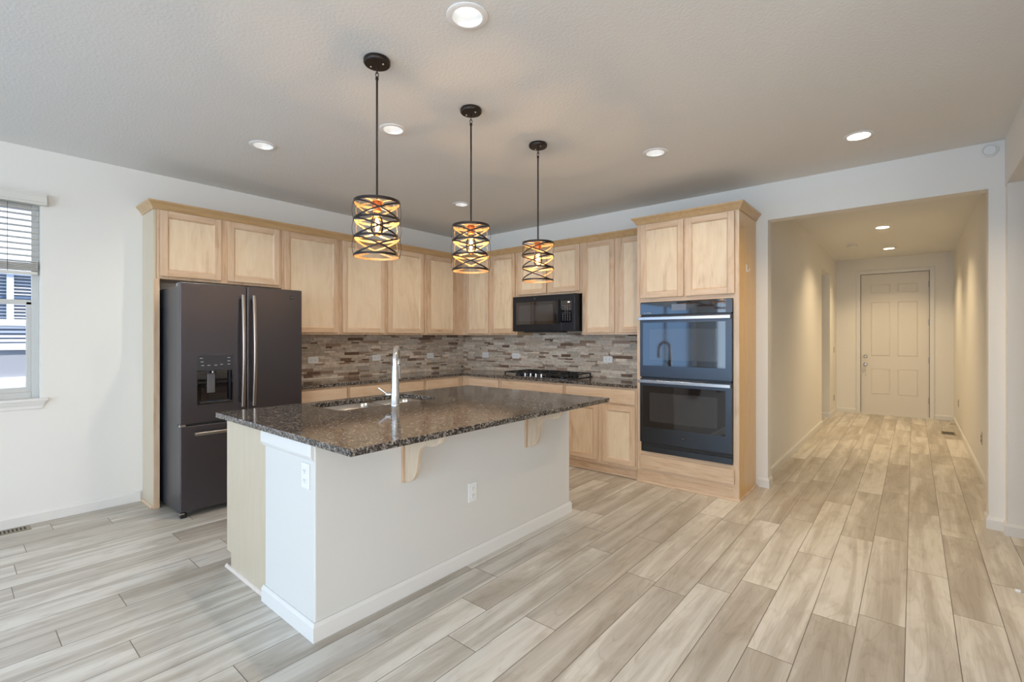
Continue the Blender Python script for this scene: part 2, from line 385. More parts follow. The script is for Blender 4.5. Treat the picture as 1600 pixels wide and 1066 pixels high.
# oven wall with the hall opening
JX0, JX1, HH = -1.003, 0.409, 2.415
wall('wall_back', [(XL, JX0, YW, YW + .13, 0, ZC), (JX1, HX1, YW, YW + .13, 0, ZC), (JX0, JX1, YW, YW + .13, HH, ZC)])
# right wall: bulkhead over a side opening, solid wall nearer the camera
wall('wall_right', [(0.49, 0.62, 1.8, YW - 0.001, HH, ZC), (0.49, 0.62, 1.8, 3.62, 0, HH)])
wall('wall_passage', [(HX1 - 0.01, XR, 4.69, YW - 0.002, 0, HH), (HX1 + .131, XR, YW, YW + .13, 0, ZC), (0.62, XR, 3.52, 3.62, 0, HH)])
wall('wall_side', [(0.62, XR, 1.8, 1.92, 0, ZC)])
struct(bx('ceiling_passage', 0.62, XR, 1.92, YW - 0.002, HH, HH + .08, M['ceiling']))
# hall
wall('wall_hall_left', [(HX0 - .12, HX0, YW + .131, 8.66, 0, ZC), (HX0 - .12, HX0, 9.6, YE, 0, ZC), (HX0 - .12, HX0, 8.66, 9.6, 2.41, ZC),
                        (-2.6, HX0 - .12, 9.6, 9.72, 0, ZC), (-2.6, HX0 - .12, 8.54, 8.66, 0, ZC), (-2.72, -2.6, 8.54, 9.72, 0, ZC)])
wall('wall_hall_right', [(HX1, HX1 + .13, YW + .001, YE, 0, ZC)])
DX0, DX1, DZ = -0.72, 0.208, 2.465
wall('wall_end', [(HX0 - .12, DX0, YE, YE + .12, 0, ZC), (DX1, HX1 + .13, YE, YE + .12, 0, ZC), (DX0, DX1, YE, YE + .12, DZ, ZC)])
# walls behind the camera with glazed openings
wall('wall_rear', [(XL - .12, -4.4, YB - .12, YB, 0, ZC), (-1.4, -.6, YB - .12, YB, 0, ZC), (2.8, XR + .12, YB - .12, YB, 0, ZC),
                   (-4.4, -1.4, YB - .12, YB, 2.5, ZC), (-.6, 2.8, YB - .12, YB, 2.56, ZC), (-.6, 2.8, YB - .12, YB, 0, 0.94)])
wall('wall_great_room_side', [(XR, XR + .12, YB, -4.0, 0, ZC), (XR, XR + .12, -.4, YW, 0, ZC), (XR, XR + .12, -4.0, -.4, 2.25, ZC), (XR, XR + .12, -4.0, -.4, 0, .65)])

LIGHTS = [(-1.469, 1.449), (-2.649, 1.921), (-3.586, 1.479), (-1.477, 3.424), (-0.286, 4.039), (-3.597, 3.462), (-0.296, 7.598), (-0.29, 9.473)]
ceil = struct(bx('ceiling', XL - .12, XR + .12, YB - .12, YE + .12, ZC, ZC + .12, M['ceiling']))
m = MB()
for x, y in LIGHTS: m.lathe([(0, -.2), (.067, -.2), (.067, .2), (0, .2)], (x, y, ZC), n=40)
cut(ceil, m.build('cutter', M['slot']))
ceil['kind'] = 'structure'
struct(bx('ceiling_slab', XL - .12, XR + .12, YB - .12, YE + .12, ZC + .121, ZC + .2, M['ceiling']))

# baseboards (moulded top)
BBP = [(0, 0), (.013, 0), (.013, .066), (.009, .074), (.006, .083), (0, .083)]
def sweep(name, path, z0, parent, prof, mat):
    """path of (x, y) face-line points, outward side on the right of travel, mitred corners"""
    m = MB(); n = len(path); rings = []
    for i, p in enumerate(path):
        p = Vector(p); d0 = (p - Vector(path[i - 1])).normalized() if i > 0 else None; d1 = (Vector(path[i + 1]) - p).normalized() if i < n - 1 else None
        n0 = Vector((d0.y, -d0.x)) if d0 else None; n1 = Vector((d1.y, -d1.x)) if d1 else None
        if n0 is None: off = n1
        elif n1 is None: off = n0
        else: off = (n0 + n1) / (1 + n0.dot(n1))
        rings.append([m.bm.verts.new((p.x + off.x * o_, p.y + off.y * o_, z0 + z)) for o_, z in prof])
    k = len(prof)
    for A, B in zip(rings, rings[1:]):
        for j in range(k): m.bm.faces.new((A[j], B[j], B[(j + 1) % k], A[(j + 1) % k]))
    m.bm.faces.new(rings[0]); m.bm.faces.new(rings[-1][::-1])
    return m.build(name, mat, parent)
def baseboard(name, path, parent=None):
    r = sweep(name, path, 0.0005, parent, BBP, M['white'])
    if parent is None: struct(r)
    return r
baseboard('baseboard_left', [(XL, -1.85), (XL, 1.05)][::1])
baseboard('baseboard_hall_left', [(-1.078, YW), (JX0, YW), (JX0, YW + .13), (HX0, YW + .13), (HX0, 8.66), (HX0 - .12, 8.66)])
baseboard('baseboard_entry_left', [(-2.55, 9.6), (HX0, 9.6), (HX0, YE)])
baseboard('baseboard_hall_right', [(HX1, YE), (HX1, YW + .13), (JX1, YW + .13), (JX1, YW), (.494, YW), (.494, 4.69), (XR, 4.69)])
baseboard('baseboard_end', [(HX0, YE), (DX0 - .061, YE)])
baseboard('baseboard_end', [(DX1 + .061, YE), (HX1, YE)])
baseboard('baseboard_right', [(.49, 3.62), (.49, 1.8)])

# front door with casing
m = MB()
m.box(DX0 - .06, DX0, YE - .016, YE, 0, DZ + .06); m.box(DX1, DX1 + .06, YE - .016, YE, 0, DZ + .06); m.box(DX0, DX1, YE - .016, YE, DZ, DZ + .06)
struct(m.build('trim_1', M['white'], bevel=.004))
d = bpy.data.objects.new('door_1', None); col.objects.link(d); d.location = ((DX0 + DX1) / 2, YE, 0); d['_w'] = [(DX0 + DX1) / 2, YE, 0]; d['kind'] = 'structure'
dx0, dx1, dy = DX0 + .006, DX1 - .006, YE + .018
m = MB(); m.box(dx0, dx1, dy, dy + .04, .022, DZ - .006)
slab = m.build('door_leaf', M['door_paint'], d, bevel=.002)
cutm = MB()
dw = dx1 - dx0
pan = []
for a, b_ in ((.17, .43), (.57, .83)):
    for z0, z1 in ((.35, .80), (1.02, 1.97), (2.12, 2.28)):
        pan.append((dx0 + dw * (a - .02), dx0 + dw * (b_ + .02), z0, z1))
for x0, x1, z0, z1 in pan: cutm.box(x0 - d['_w'][0], x1 - d['_w'][0], dy - .02 - YE, dy + .008 - YE, z0, z1)
slab_cut = cutm.build('cutter', M['slot']); slab_cut.location = d.location
bpy.context.view_layer.update()
slab.modifiers.clear(); cut(slab, slab_cut)
m = MB()
for x0, x1, z0, z1 in pan:
    y = dy + .0078; i = .022; A = [(x0 + .004, y, z0 + .004), (x1 - .004, y, z0 + .004), (x1 - .004, y, z1 - .004), (x0 + .004, y, z1 - .004)]
    B = [(x0 + i, dy + .0005, z0 + i), (x1 - i, dy + .0005, z0 + i), (x1 - i, dy + .0005, z1 - i), (x0 + i, dy + .0005, z1 - i)]
    va = [m.bm.verts.new(p) for p in A]; vb = [m.bm.verts.new(p) for p in B]
    m.bm.faces.new(vb)
    for k in range(4): m.bm.faces.new((va[k], va[(k + 1) % 4], vb[(k + 1) % 4], vb[k]))
m.build('raised_panels', M['door_paint'], d)
m = MB(); m.box(DX0, DX1, YE - .012, YE + .10, 0, .02); m.build('threshold', M['white'], d, bevel=.003)
m = MB(); m.box(DX0 - .001, DX0 + .006, YE + .001, YE + .11, 0.02, DZ); m.box(DX1 - .006, DX1 + .001, YE + .001, YE + .11, .02, DZ); m.box(DX0, DX1, YE + .001, YE + .11, DZ - .006, DZ + .001)
m.build('door_frame', M['black'], d)
for z in (.30, .97, 1.60, 2.24):
    m = MB(); m.box(dx1 - .012, dx1 + .010, dy - .008, dy, z - .05, z + .05); m.lathe([(0, -.05), (.007, -.05), (.007, .05), (0, .05)], (dx1 + .001, dy - .009, z), n=12); m.build('hinge', M['nickel'], d)
kx = dx0 + .065
m = MB(); m.lathe([(0, 0), (.032, 0), (.032, -.006), (.012, -.01), (.012, -.035), (.026, -.042), (.029, -.055), (.022, -.066), (0, -.068)], (kx, dy, .875), axis='Y'); m.build('door_knob', M['nickel'], d, smooth=40)
m = MB(); m.lathe([(0, 0), (.031, 0), (.030, -.012), (.012, -.016), (0, -.016)], (kx, dy, 1.015), axis='Y'); m.box(kx - .006, kx + .006, dy - .03, dy - .012, .998, 1.032); m.build('deadbolt', M['nickel'], d, smooth=40)
m = MB(); m.lathe([(0, 0), (.011, 0), (.009, -.004), (0, -.004)], (kx, dy, .69), axis='Y'); m.build('hole_cover', M['nickel'], d)
struct(bx('wall_end_backing', DX0 - .1, DX1 + .1, YE + .121, YE + .15, 0, ZC, M['wall']))

# ------------------------------------------------------------------ WINDOW (left wall)
w = bpy.data.objects.new('window_1', None); col.objects.link(w); w.location = (XL, WY1, WZ0); w['_w'] = [XL, WY1, WZ0]; w['kind'] = 'structure'
FX0, FX1 = XL - .115, XL - .075
m = MB()
for (a, b_, c, e) in ((WY0, WY0 + .04, WZ0, WZ1), (WY1 - .04, WY1, WZ0, WZ1), (WY0 + .04, WY1 - .04, WZ0, WZ0 + .045), (WY0 + .04, WY1 - .04, WZ1 - .04, WZ1)):
    m.box(FX0, FX1, a, b_, c, e)
m.build('window_frame', M['plastic_trim'], w, bevel=.003)
m = MB()
for (a, b_, c, e) in ((WY1 - .068, WY1 - .04, WZ0 + .045, 1.62), (WY0 + .04, WY0 + .068, WZ0 + .045, 1.62), (WY0 + .068, WY1 - .068, WZ0 + .045, WZ0 + .08), (WY0 + .04, WY1 - .04, 1.60, 1.635)):
    m.box(FX0 + .008, FX1 - .008, a, b_, c, e)
m.build('sash', M['plastic_trim'], w, bevel=.002)
MB().box(FX0 + .017, FX0 + .021, WY0 + .041, WY1 - .041, WZ0 + .046, WZ1 - .041).build('pane', M['pane'], w)
# sill with moulded apron
m = MB(); m.box(XL - .074, XL + .028, WY0 - .04, WY1 + .042, WZ0 - .018, WZ0 + .001); m.build('window_sill', M['white'], w, bevel=.004)
m = MB(); pr = [(0, -.018), (.024, -.018), (.018, -.035), (.010, -.052), (.010, -.072), (0, -.075)]
L0, L1 = WY0 - .02, WY1 + .03
a = [m.bm.verts.new((XL + p, L0, WZ0 + z)) for p, z in pr]; b_ = [m.bm.verts.new((XL + p, L1 + (z + .018) * .35, WZ0 + z)) for p, z in pr]
m.bm.faces.new(a); m.bm.faces.new(b_[::-1])
for i in range(6): m.bm.faces.new((a[i], a[(i + 1) % 6], b_[(i + 1) % 6], b_[i]))
m.build('apron', M['white'], w)

# blind
vb = thing('window_blind', 'off-white horizontal slat blind half lowered in the left wall window', 'window blind', (XL + .02, WY1, 2.335))
pr = [(0, 0), (.052, 0), (.056, .012), (.050, .022), (.050, .058), (.058, .070), (.058, .082), (0, .082)]
m = MB(); m.prism([(XL + .001 + p, WY0 - .02, 2.325 + z) for p, z in pr], (0, WY1 - WY0 + .05, 0)); m.build('valance', M['blind'], vb)
for i in range(10):
    z = 2.30 - i * .043
    m = MB(); m.prism([(XL - .062, WY0 + .012, z - .004), (XL - .034, WY0 + .012, z + .003), (XL - .006, WY0 + .012, z - .004), (XL - .006, WY0 + .012, z - .001), (XL - .034, WY0 + .012, z + .006), (XL - .062, WY0 + .012, z - .001)], (0, WY1 - WY0 - .024, 0))
    m.build('slat', M['blind'], vb)
for i in range(9):
    z = 1.90 - i * .0065
    m = MB(); m.box(XL - .060, XL - .008, WY0 + .012, WY1 - .014, z - .0015, z + .0015); m.build('slat', M['blind'], vb)
m = MB(); m.box(XL - .060, XL - .008, WY0 + .012, WY1 - .012, 1.818, 1.838); m.build('bottom_rail', M['blind'], vb, bevel=.003)
for y in (.29, -.45):
    m = MB(); m.tube([(XL - .006, y, 1.835), (XL - .006, y, 2.33)], .0012, n=6); m.build('ladder_cord', M['slot'], vb)

# neighbouring house seen through the window
nh = thing('neighbour_house', 'pale house with white window blinds seen outside through the left window', 'house', (-8.6, 0, -.6))
m = MB(); m.box(-8.9, -8.6, -6, 5, -.6, 1.22); m.build('stucco_wall', M['stucco'], nh)
m = MB(); m.box(-8.9, -8.6, -6, 5, 2.25, 5.0); m.build('upper_siding', M['siding'], nh)
for a, b_ in ((1.6, 5), (-6, -1.2)): MB().box(-8.9, -8.6, a, b_, 1.22, 2.25).build('side_siding', M['siding'], nh)
m = MB(); m.box(-8.6, -8.56, -6, 5, .70, .86); m.build('lower_band', M['siding'], nh)
win = MB().box(-8.68, -8.54, -1.2, 1.6, 2.14, 2.25).box(-8.68, -8.54, -1.2, 1.6, 1.20, 1.28).box(-8.66, -8.56, -1.2, 1.6, 1.50, 1.58).box(-8.66, -8.58, .50, .56, 1.58, 2.14).box(-8.66, -8.60, .82, .84, 1.2, 2.14).build('window', M['siding'], nh)
MB().box(-8.72, -8.70, -1.2, 1.6, 1.28, 2.14).build('pane', M['dark_pane'], win)
m = MB()
for i in range(14): m.box(-8.69, -8.675, -1.2, 1.6, 1.60 + i * .042, 1.612 + i * .042)
for i in range(4): m.box(-8.69, -8.675, -1.2, 1.6, 1.30 + i * .055, 1.33 + i * .055)
m.build('blind_slats', M['siding'], win)
MB().box(-8.66, -8.63, -1.2, 1.6, 1.845, 1.87).build('meeting_rail', M['blue_rail'], win)
gr = struct(bx('ground_outside', -30, XL - .16, -20, 20, -.7, -.6, M['stucco']))

# ------------------------------------------------------------------ frames for the openings behind the camera
for nm, (x0, x1, z0, z1) in (('window_2', (-4.4, -1.4, 0, 2.5)), ('window_3', (-.6, 2.8, .94, 2.56))):
    m = MB(); t_ = .05
    for (a, b_, c, e) in ((x0, x0 + t_, z0, z1), (x1 - t_, x1, z0, z1), (x0 + t_, x1 - t_, z0, z0 + t_), (x0 + t_, x1 - t_, z1 - t_, z1), ((x0 + x1) / 2 - .035, (x0 + x1) / 2 + .035, z0 + t_, z1 - t_)):
        m.box(a, b_, YB - .09, YB - .03, c, e)
    struct(m.build(nm, M['plastic_trim']))

for nm, X_, (y0, y1, z0, z1) in (('window_4', XL - .09, (-5.65, -1.9, 0, 2.2)), ('window_5', XR + .03, (-4.0, -.4, .65, 2.25))):
    m = MB(); t_ = .05
    for (a, b_, c, e) in ((y0, y0 + t_, z0, z1), (y1 - t_, y1, z0, z1), (y0 + t_, y1 - t_, z0, z0 + t_), (y0 + t_, y1 - t_, z1 - t_, z1), ((y0 + y1) / 2 - .035, (y0 + y1) / 2 + .035, z0 + t_, z1 - t_)):
        m.box(X_, X_ + .06, a, b_, c, e)
    struct(m.build(nm, M['plastic_trim']))

# ------------------------------------------------------------------ CABINETS
# run frames: ('L') along the fridge wall: u = Y, depth v from XL ; ('B') along the oven wall: u = X, depth v from YW
def fb(m, run, u0, u1, v0, v1, z0, z1, mi=0):
    if run == 'L': m.box(XL + v0, XL + v1, u0, u1, z0, z1, mi)
    elif run == 'B': m.box(u0, u1, YW - v0, YW - v1, z0, z1, mi)
    else: m.box(run[1] - v0, run[1] - v1, u0, u1, z0, z1, mi)      # island side facing the fridge
def hz(run): return M['maple_x'] if run == 'B' else M['maple_y']
def P3(run, u, v, z):
    if run == 'L': return (XL + v, u, z)
    if run == 'B': return (u, YW - v, z)
    return (run[1] - v, u, z)
def framed_door(run, u0, u1, z0, z1, v, parent, sw=.052):
    m = MB()
    fb(m, run, u0, u0 + sw, v, v + .020, z0, z1, 0); fb(m, run, u1 - sw, u1, v, v + .020, z0, z1, 0)
    fb(m, run, u0 + sw, u1 - sw, v, v + .020, z0, z0 + sw, 1); fb(m, run, u0 + sw, u1 - sw, v, v + .020, z1 - sw, z1, 1)
    dr = m.build('door', [M['maple'], hz(run)], parent, bevel=.0035)
    # flat panel with a sloped sticking edge
    m = MB(); e = .009
    o_ = [(u0 + sw - .001, z0 + sw - .001), (u1 - sw + .001, z0 + sw - .001), (u1 - sw + .001, z1 - sw + .001), (u0 + sw - .001, z1 - sw + .001)]
    i_ = [(u0 + sw + e, z0 + sw + e), (u1 - sw - e, z0 + sw + e), (u1 - sw - e, z1 - sw - e), (u0 + sw + e, z1 - sw - e)]
    va = [m.bm.verts.new(P3(run, u, v + .0165, z)) for u, z in o_]; vb_ = [m.bm.verts.new(P3(run, u, v + .009, z)) for u, z in i_]
    vc = [m.bm.verts.new(P3(run, u, v + .002, z)) for u, z in o_]
    f = m.bm.faces.new(vb_); f.material_index = 0
    m.bm.faces.new(vc[::-1])
    for k in range(4):
        m.bm.faces.new((va[k], va[(k + 1) % 4], vb_[(k + 1) % 4], vb_[k])).material_index = 1
        m.bm.faces.new((va[k], vc[k], vc[(k + 1) % 4], va[(k + 1) % 4])).material_index = 1
    m.build('panel', [M['maple_panel'], M['maple']], dr)
    return dr
def drawer_front(run, u0, u1, z0, z1, v, parent):
    m = MB(); fb(m, run, u0, u1, v, v + .020, z0, z1); return m.build('drawer_front', hz(run), parent, bevel=.005)
def cabinet(name, label, cat, group, run, u0, u1, z0, z1, depth, doors=(), drawers=(), toe=None, rail_b=0.02):
    loc = P3(run, (u0 + u1) / 2, 0, z0)
    t_ = thing(name, label, cat, loc, group)
    g = .0008
    zb = z0 + (toe or 0)
    m = MB(); fb(m, run, u0 + g, u1 - g, .001, depth - .02, zb, z1); m.build('carcass', M['maple_side'], t_)
    m = MB(); fb(m, run, u0 + g, u1 - g, depth - .02, depth, zb, z1); m.build('face_frame', M['maple'], t_)
    if toe:
        m = MB(); fb(m, run, u0 + g, u1 - g, .001, depth - .042, z0 + .001, zb - .001); m.build('toe_board', hz(run), t_)
        m = MB(); fb(m, run, u0 + g, u1 - g, depth - .0415, depth - .030, z0 + .001, z0 + .02); m.build('shoe_moulding', hz(run), t_, bevel=.004)
    for q in doors: framed_door(run, *q, depth + .0005, t_)
    for q in drawers: drawer_front(run, *q, depth + .0005, t_)
    return t_
UB, UT, DT, DB = 1.385, 2.40, 2.372, 1.405
# over the fridge
fc = cabinet('fridge_cabinet', 'shallow maple wall cabinet with two doors right above the refrigerator', 'cabinet', 'maple wall cabinets', 'L', 1.086, 2.06, 1.826, UT, .33,
             doors=[(1.105, 1.541, 1.846, DT), (1.592, 2.036, 1.846, DT)])
m = MB(); m.box(XL + .001, XL + .31, 1.066, 1.085, .001, UT); m.build('end_panel', M['veneer'], fc)
m = MB(); m.box(XL + .31, XL + .33, 1.066, 1.104, .001, 1.8255); m.build('end_stile', M['maple'], fc)
m = MB(); m.prism([(XL + .014, 1.0655, .001), (XL + .014, 1.050, .001), (XL + .014, 1.050, .008), (XL + .014, 1.056, .017), (XL + .014, 1.0655, .02)], (.30, 0, 0)); m.build('shoe_moulding', M['maple_x'], fc)
cabinet('wall_cabinet', 'single-door tall maple wall cabinet right after the refrigerator on the left wall', 'cabinet', 'maple wall cabinets', 'L', 2.061, 2.662, UB, UT, .33, doors=[(2.083, 2.637, DB, DT)])
cabinet('wall_cabinet', 'double-door maple wall cabinet in the middle of the left wall, behind the nearest pendant', 'cabinet', 'maple wall cabinets', 'L', 2.663, 3.792, UB, UT, .33, doors=[(2.688, 3.202, DB, DT), (3.254, 3.764, DB, DT)])
cabinet('wall_cabinet', 'single-door maple wall cabinet on the left wall beside the room corner', 'cabinet', 'maple wall cabinets', 'L', 3.793, 4.774, UB, UT, .33, doors=[(3.824, 4.295, DB, DT)])
cabinet('wall_cabinet', 'double-door maple wall cabinet between the corner and the microwave', 'cabinet', 'maple wall cabinets', 'B', -4.589, -3.652, UB, UT, .33, doors=[(-4.50, -4.118, DB, DT), (-4.07, -3.676, DB, DT)])
cabinet('wall_cabinet', 'short double-door maple cabinet mounted above the microwave', 'cabinet', 'maple wall cabinets', 'B', -3.651, -2.745, 1.836, UT, .33, doors=[(-3.629, -3.212, 1.862, DT), (-3.180, -2.769, 1.862, DT)])
cabinet('wall_cabinet', 'tall double-door maple wall cabinet between the microwave and the double oven tower', 'cabinet', 'maple wall cabinets', 'B', -2.744, -2.001, UB, UT, .33, doors=[(-2.721, -2.352, DB, DT), (-2.306, -2.025, DB, DT)])

# crown moulding, mitred along both walls
CP = [(0, 0), (.006, 0), (.010, .008), (.014, .016), (.026, .034), (.040, .048), (.044, .054), (.044, .064), (0, .064)]
def crown(name, path, z0, parent, prof=CP, mat=None): return sweep(name, path, z0, parent, prof, mat or M['maple_y'])
cr = crown('crown_molding', [(XL + .003, 1.065), (XL + .331, 1.065), (XL + .331, YW - .331), (-2.002, YW - .331)], 2.376, None, mat=M['crown_wood'])
tag(cr, 'maple crown molding running along the tops of the wall cabinets', 'crown molding')

# base cabinets
BZ, DP = .872, .56
KL = dict(toe=.10)
cabinet('base_cabinet', 'maple base cabinet with one drawer next to the refrigerator, seen over the island', 'cabinet', 'maple base cabinets', 'L', 2.085, 2.612, .001, BZ, DP, doors=[(2.105, 2.60, .13, .695)], drawers=[(2.105, 2.60, .715, .852)], toe=.10)
cabinet('base_cabinet', 'widest drawer base cabinet of the left wall, behind the faucet', 'cabinet', 'maple base cabinets', 'L', 2.613, 3.60, .001, BZ, DP, doors=[(2.635, 3.09, .13, .695), (3.12, 3.58, .13, .695)], drawers=[(2.635, 3.575, .715, .852)], toe=.10)
cabinet('base_cabinet', 'drawer base cabinet of the left wall ending in the room corner', 'cabinet', 'maple base cabinets', 'L', 3.601, 4.214, .001, BZ, DP, doors=[(3.622, 4.12, .13, .695)], drawers=[(3.622, 4.13, .715, .852)], toe=.10)
cabinet('base_cabinet', 'narrow drawer base cabinet in the corner, left of the cooktop', 'cabinet', 'maple base cabinets', 'B', -4.359, -3.712, .001, BZ, DP, doors=[(-4.225, -3.742, .13, .695)], drawers=[(-4.225, -3.742, .715, .852)], toe=.10)
cabinet('base_cabinet', 'base cabinet with a long drawer front under the cooktop', 'cabinet', 'maple base cabinets', 'B', -3.711, -2.808, .001, BZ, DP, doors=[(-3.692, -3.28, .13, .695), (-3.24, -2.83, .13, .695)], drawers=[(-3.692, -2.83, .715, .852)], toe=.10)
cabinet('base_cabinet', 'base cabinet with one wide drawer and two doors beside the double oven tower', 'cabinet', 'maple base cabinets', 'B', -2.807, -2.001, .001, BZ, DP, doors=[(-2.775, -2.412, .13, .695), (-2.362, -2.012, .13, .695)], drawers=[(-2.788, -2.012, .715, .852)], toe=.10)

# L-shaped counter
m = MB(); CX, CY = XL + .59, YW - .59
m.prism([(XL + .002, 2.085, .875), (CX, 2.085, .875), (CX, CY, .875), (-2.002, CY, .875), (-2.002, YW - .002, .875), (XL + .002, YW - .002, .875)], (0, 0, .03))
tag(m.build('countertop', M['granite'], bevel=.003), 'L-shaped dark granite countertop running along the two walls under the backsplash', 'countertop')
# backsplash
tag(bx('backsplash', XL + .0005, XL + .010, 2.062, YW - .011, .906, UB - .001, M['mosaic_y']), 'linear mosaic tile backsplash on the left wall between the refrigerator and the corner', 'backsplash')
tag(MB().box(XL + .0105, -3.653, YW - .010, YW - .0005, .906, UB - .001).box(-3.653, -2.743, YW - .010, YW - .0005, .906, 1.42).box(-2.743, -2.002, YW - .010, YW - .0005, .906, UB - .001).build('backsplash', M['mosaic_x']), 'linear mosaic tile backsplash on the back wall behind the cooktop', 'backsplash')

# tall oven cabinet
OX0, OX1, OF = -2.0, -1.10, YW - 4.222
oc = thing('oven_cabinet', 'tall maple tower cabinet holding the built-in double wall oven', 'cabinet', (-1.55, YW, 0))
V1 = OF
m = MB()
fb(m, 'B', OX0, OX0 + .019, .001, V1 - .02, .001, 2.435); fb(m, 'B', OX0 + .019, OX1 - .019, .001, .012, .001, 2.435); fb(m, 'B', OX0 + .019, OX1 - .019, .012, V1 - .02, 2.42, 2.435)
fb(m, 'B', OX0 + .019, OX1 - .019, .012, V1 - .02, 1.69, 1.705); fb(m, 'B', OX0 + .019, OX1 - .019, .012, V1 - .02, .27, .285)
m.build('carcass', M['maple_side'], oc)
m = MB(); fb(m, 'B', OX1 - .019, OX1, .001, V1 - .02, .001, 2.435); m.build('side_panel', M['honey'], oc)
m = MB()
fb(m, 'B', OX0, OX0 + .04, V1 - .02, V1, .115, 2.435, 0); fb(m, 'B', OX1 - .045, OX1, V1 - .02, V1, .001, 2.435, 0)
fb(m, 'B', OX0 + .04, OX1 - .045, V1 - .02, V1, 1.685, 2.435, 1); fb(m, 'B', OX0 + .04, OX1 - .045, V1 - .02, V1, .115, .293, 1)
m.build('face_frame', [M['maple'], M['maple_x']], oc)
m = MB(); fb(m, 'B', OX0, OX1 - .045, V1 - .021, V1 - .001, .001, .114); m.build('toe_board', M['maple_x'], oc)
crown('shoe_moulding', [(OX0, YW - V1 - .0005), (OX1 + .0005, YW - V1 - .0005), (OX1 + .0005, YW - .002)][::1], .001, oc, prof=[(0, 0), (.012, 0), (.011, .007), (.006, .015), (0, .018)], mat=M['maple_x'])
for q in ((-1.962, -1.556, 1.722, 2.408), (-1.538, -1.134, 1.722, 2.408)): framed_door('B', *q, V1 + .0005, oc)
drawer_front('B', -1.962, -1.134, .135, .262, V1 + .0005, oc)
crown('crown', [(OX0 - .0005, YW - .385), (OX0 - .0005, YW - V1 - .0005), (OX1 + .0005, YW - V1 - .0005), (OX1 + .0005, YW - .002)], 2.415, oc, mat=M['crown_wood'])
# small white hook on the side
hk = tag(MB().box(OX1 + .0005, OX1 + .0035, 4.44, 4.455, 1.925, 1.985).tube([(OX1 + .003, 4.447, 1.932), (OX1 + .012, 4.447, 1.926), (OX1 + .022, 4.447, 1.932), (OX1 + .025, 4.447, 1.948)], .0035, n=8).build('wall_hook', M['plastic'], smooth=40), 'small white hook stuck on the side of the oven tower', 'hook')

# ------------------------------------------------------------------ DOUBLE OVEN
ov = thing('double_oven', 'slate double wall oven with two flat steel handles, built into the maple tower', 'oven', (-1.55, YW - V1, .30))
ox0, ox1 = -1.958, -1.148
yf = YW - V1 - .001
def obx(n, x0, x1, y0, y1, z0, z1, mat, p=ov, bevel=0.0): return MB().box(x0, x1, y0, y1, z0, z1).build(n, mat, p, bevel=bevel)
obx('body', ox0 + .012, ox1 - .012, yf - .004, YW - .03, .296, 1.68, M['black'])
obx('control_panel', ox0, ox1, yf - .024, yf - .0005, 1.566, 1.680, M['black_glass'], bevel=.002)
cp = ov.children[-1]
obx('display', -1.66, -1.53, yf - .0246, yf - .0243, 1.598, 1.655, M['dark_pane'], cp)
m = MB()
for i, x in enumerate((-1.915, -1.893, -1.881, -1.869, -1.857)): m.box(x - .004, x + .004, yf - .0247, yf - .0243, 1.578 - (.004 if i in (0, 4) else .0), 1.586)
m.build('legend', M['legend'], cp)
obx('control_panel_frame', ox1 - .05, ox1 + .0, yf - .0262, yf - .0243, 1.566, 1.680, M['oven_slate'], cp)
for nm, z0, z1 in (('upper', 0.992, 1.552), ('lower', .385, .975)):
    d_ = MB().box(ox0, ox1, yf - .030, yf - .0005, z0, z1).build('oven_door', M['oven_slate'], ov, bevel=.003)
    d_['label'] = nm + ' oven door'
    wz0, wz1 = (z0 + .105, z1 - .06) if nm == 'upper' else (z0 + .145, z1 - .065)
    g_ = MB().box(ox0 + .03, ox1 - .05, yf - .0315, yf - .0298, wz0, wz1).build('door_glass', M['black_glass'], d_)
    MB().box(ox0 + .095, ox1 - .115, yf - .0322, yf - .0313, wz0 + .055, wz1 - .06).build('oven_window', M['oven_window'], d_)
    h_ = MB().box(ox0, ox1 - .004, yf - .072, yf - .050, z1 - .037, z1 - .008).box(ox0 + .02, ox0 + .045, yf - .052, yf - .029, z1 - .033, z1 - .012).box(ox1 - .05, ox1 - .025, yf - .052, yf - .029, z1 - .033, z1 - .012).build('handle', M['steel'], d_, bevel=.003)
logo = MB().lathe([(0, 0), (.0185, 0), (.0185, -.002), (.016, -.0024), (0, -.0024)], (-1.553, yf - .030, .462), axis='Y').build('logo_badge', M['black'], ov)
text_mesh('logo_letters', 'GE', .018, M['handle'], (-1.553, yf - .0328, .462), (PI / 2, 0, 0), ov)
MB().box(ox0 + .025, ox1, yf - .012, yf - .0005, .300, .330).box(ox0 + .025, ox1, yf - .026, yf - .012, .300, .352).build('bottom_trim', M['oven_slate'], ov, bevel=.002)
MB().box(ox0 + .025, ox1, yf - .010, yf - .0005, .331, .380).build('vent_gap', M['slot'], ov)

# ------------------------------------------------------------------ MICROWAVE
mw = thing('microwave', 'dark slate over-the-range microwave hung below the short cabinet', 'microwave', (-3.198, YW, 1.40))
mx0, mx1, my = -3.630, -2.768, YW - .40
MB().box(mx0, mx1, my, YW - .012, 1.425, 1.832).build('body', M['black'], mw)
MB().box(mx0, mx1, my - .03, my - .0005, 1.425, 1.832).build('front_frame', M['micro_slate'], mw, bevel=.003)
MB().box(mx1 + .0005, mx1 + .0035, my - .025, YW - .30, 1.43, 1.828).build('side_panel', M['oven_slate'], mw)
dd = MB().box(mx0 + .002, mx1 - .165, my - .045, my - .031, 1.428, 1.830).build('door', M['micro_slate'], mw, bevel=.004)
MB().box(mx0 + .055, mx1 - .235, my - .0465, my - .0448, 1.505, 1.760).build('door_glass', M['black_glass'], dd)
MB().box(mx0 + .095, mx1 - .275, my - .0475, my - .0463, 1.540, 1.725).build('window', M['oven_window'], dd)
hx = mx1 - .203
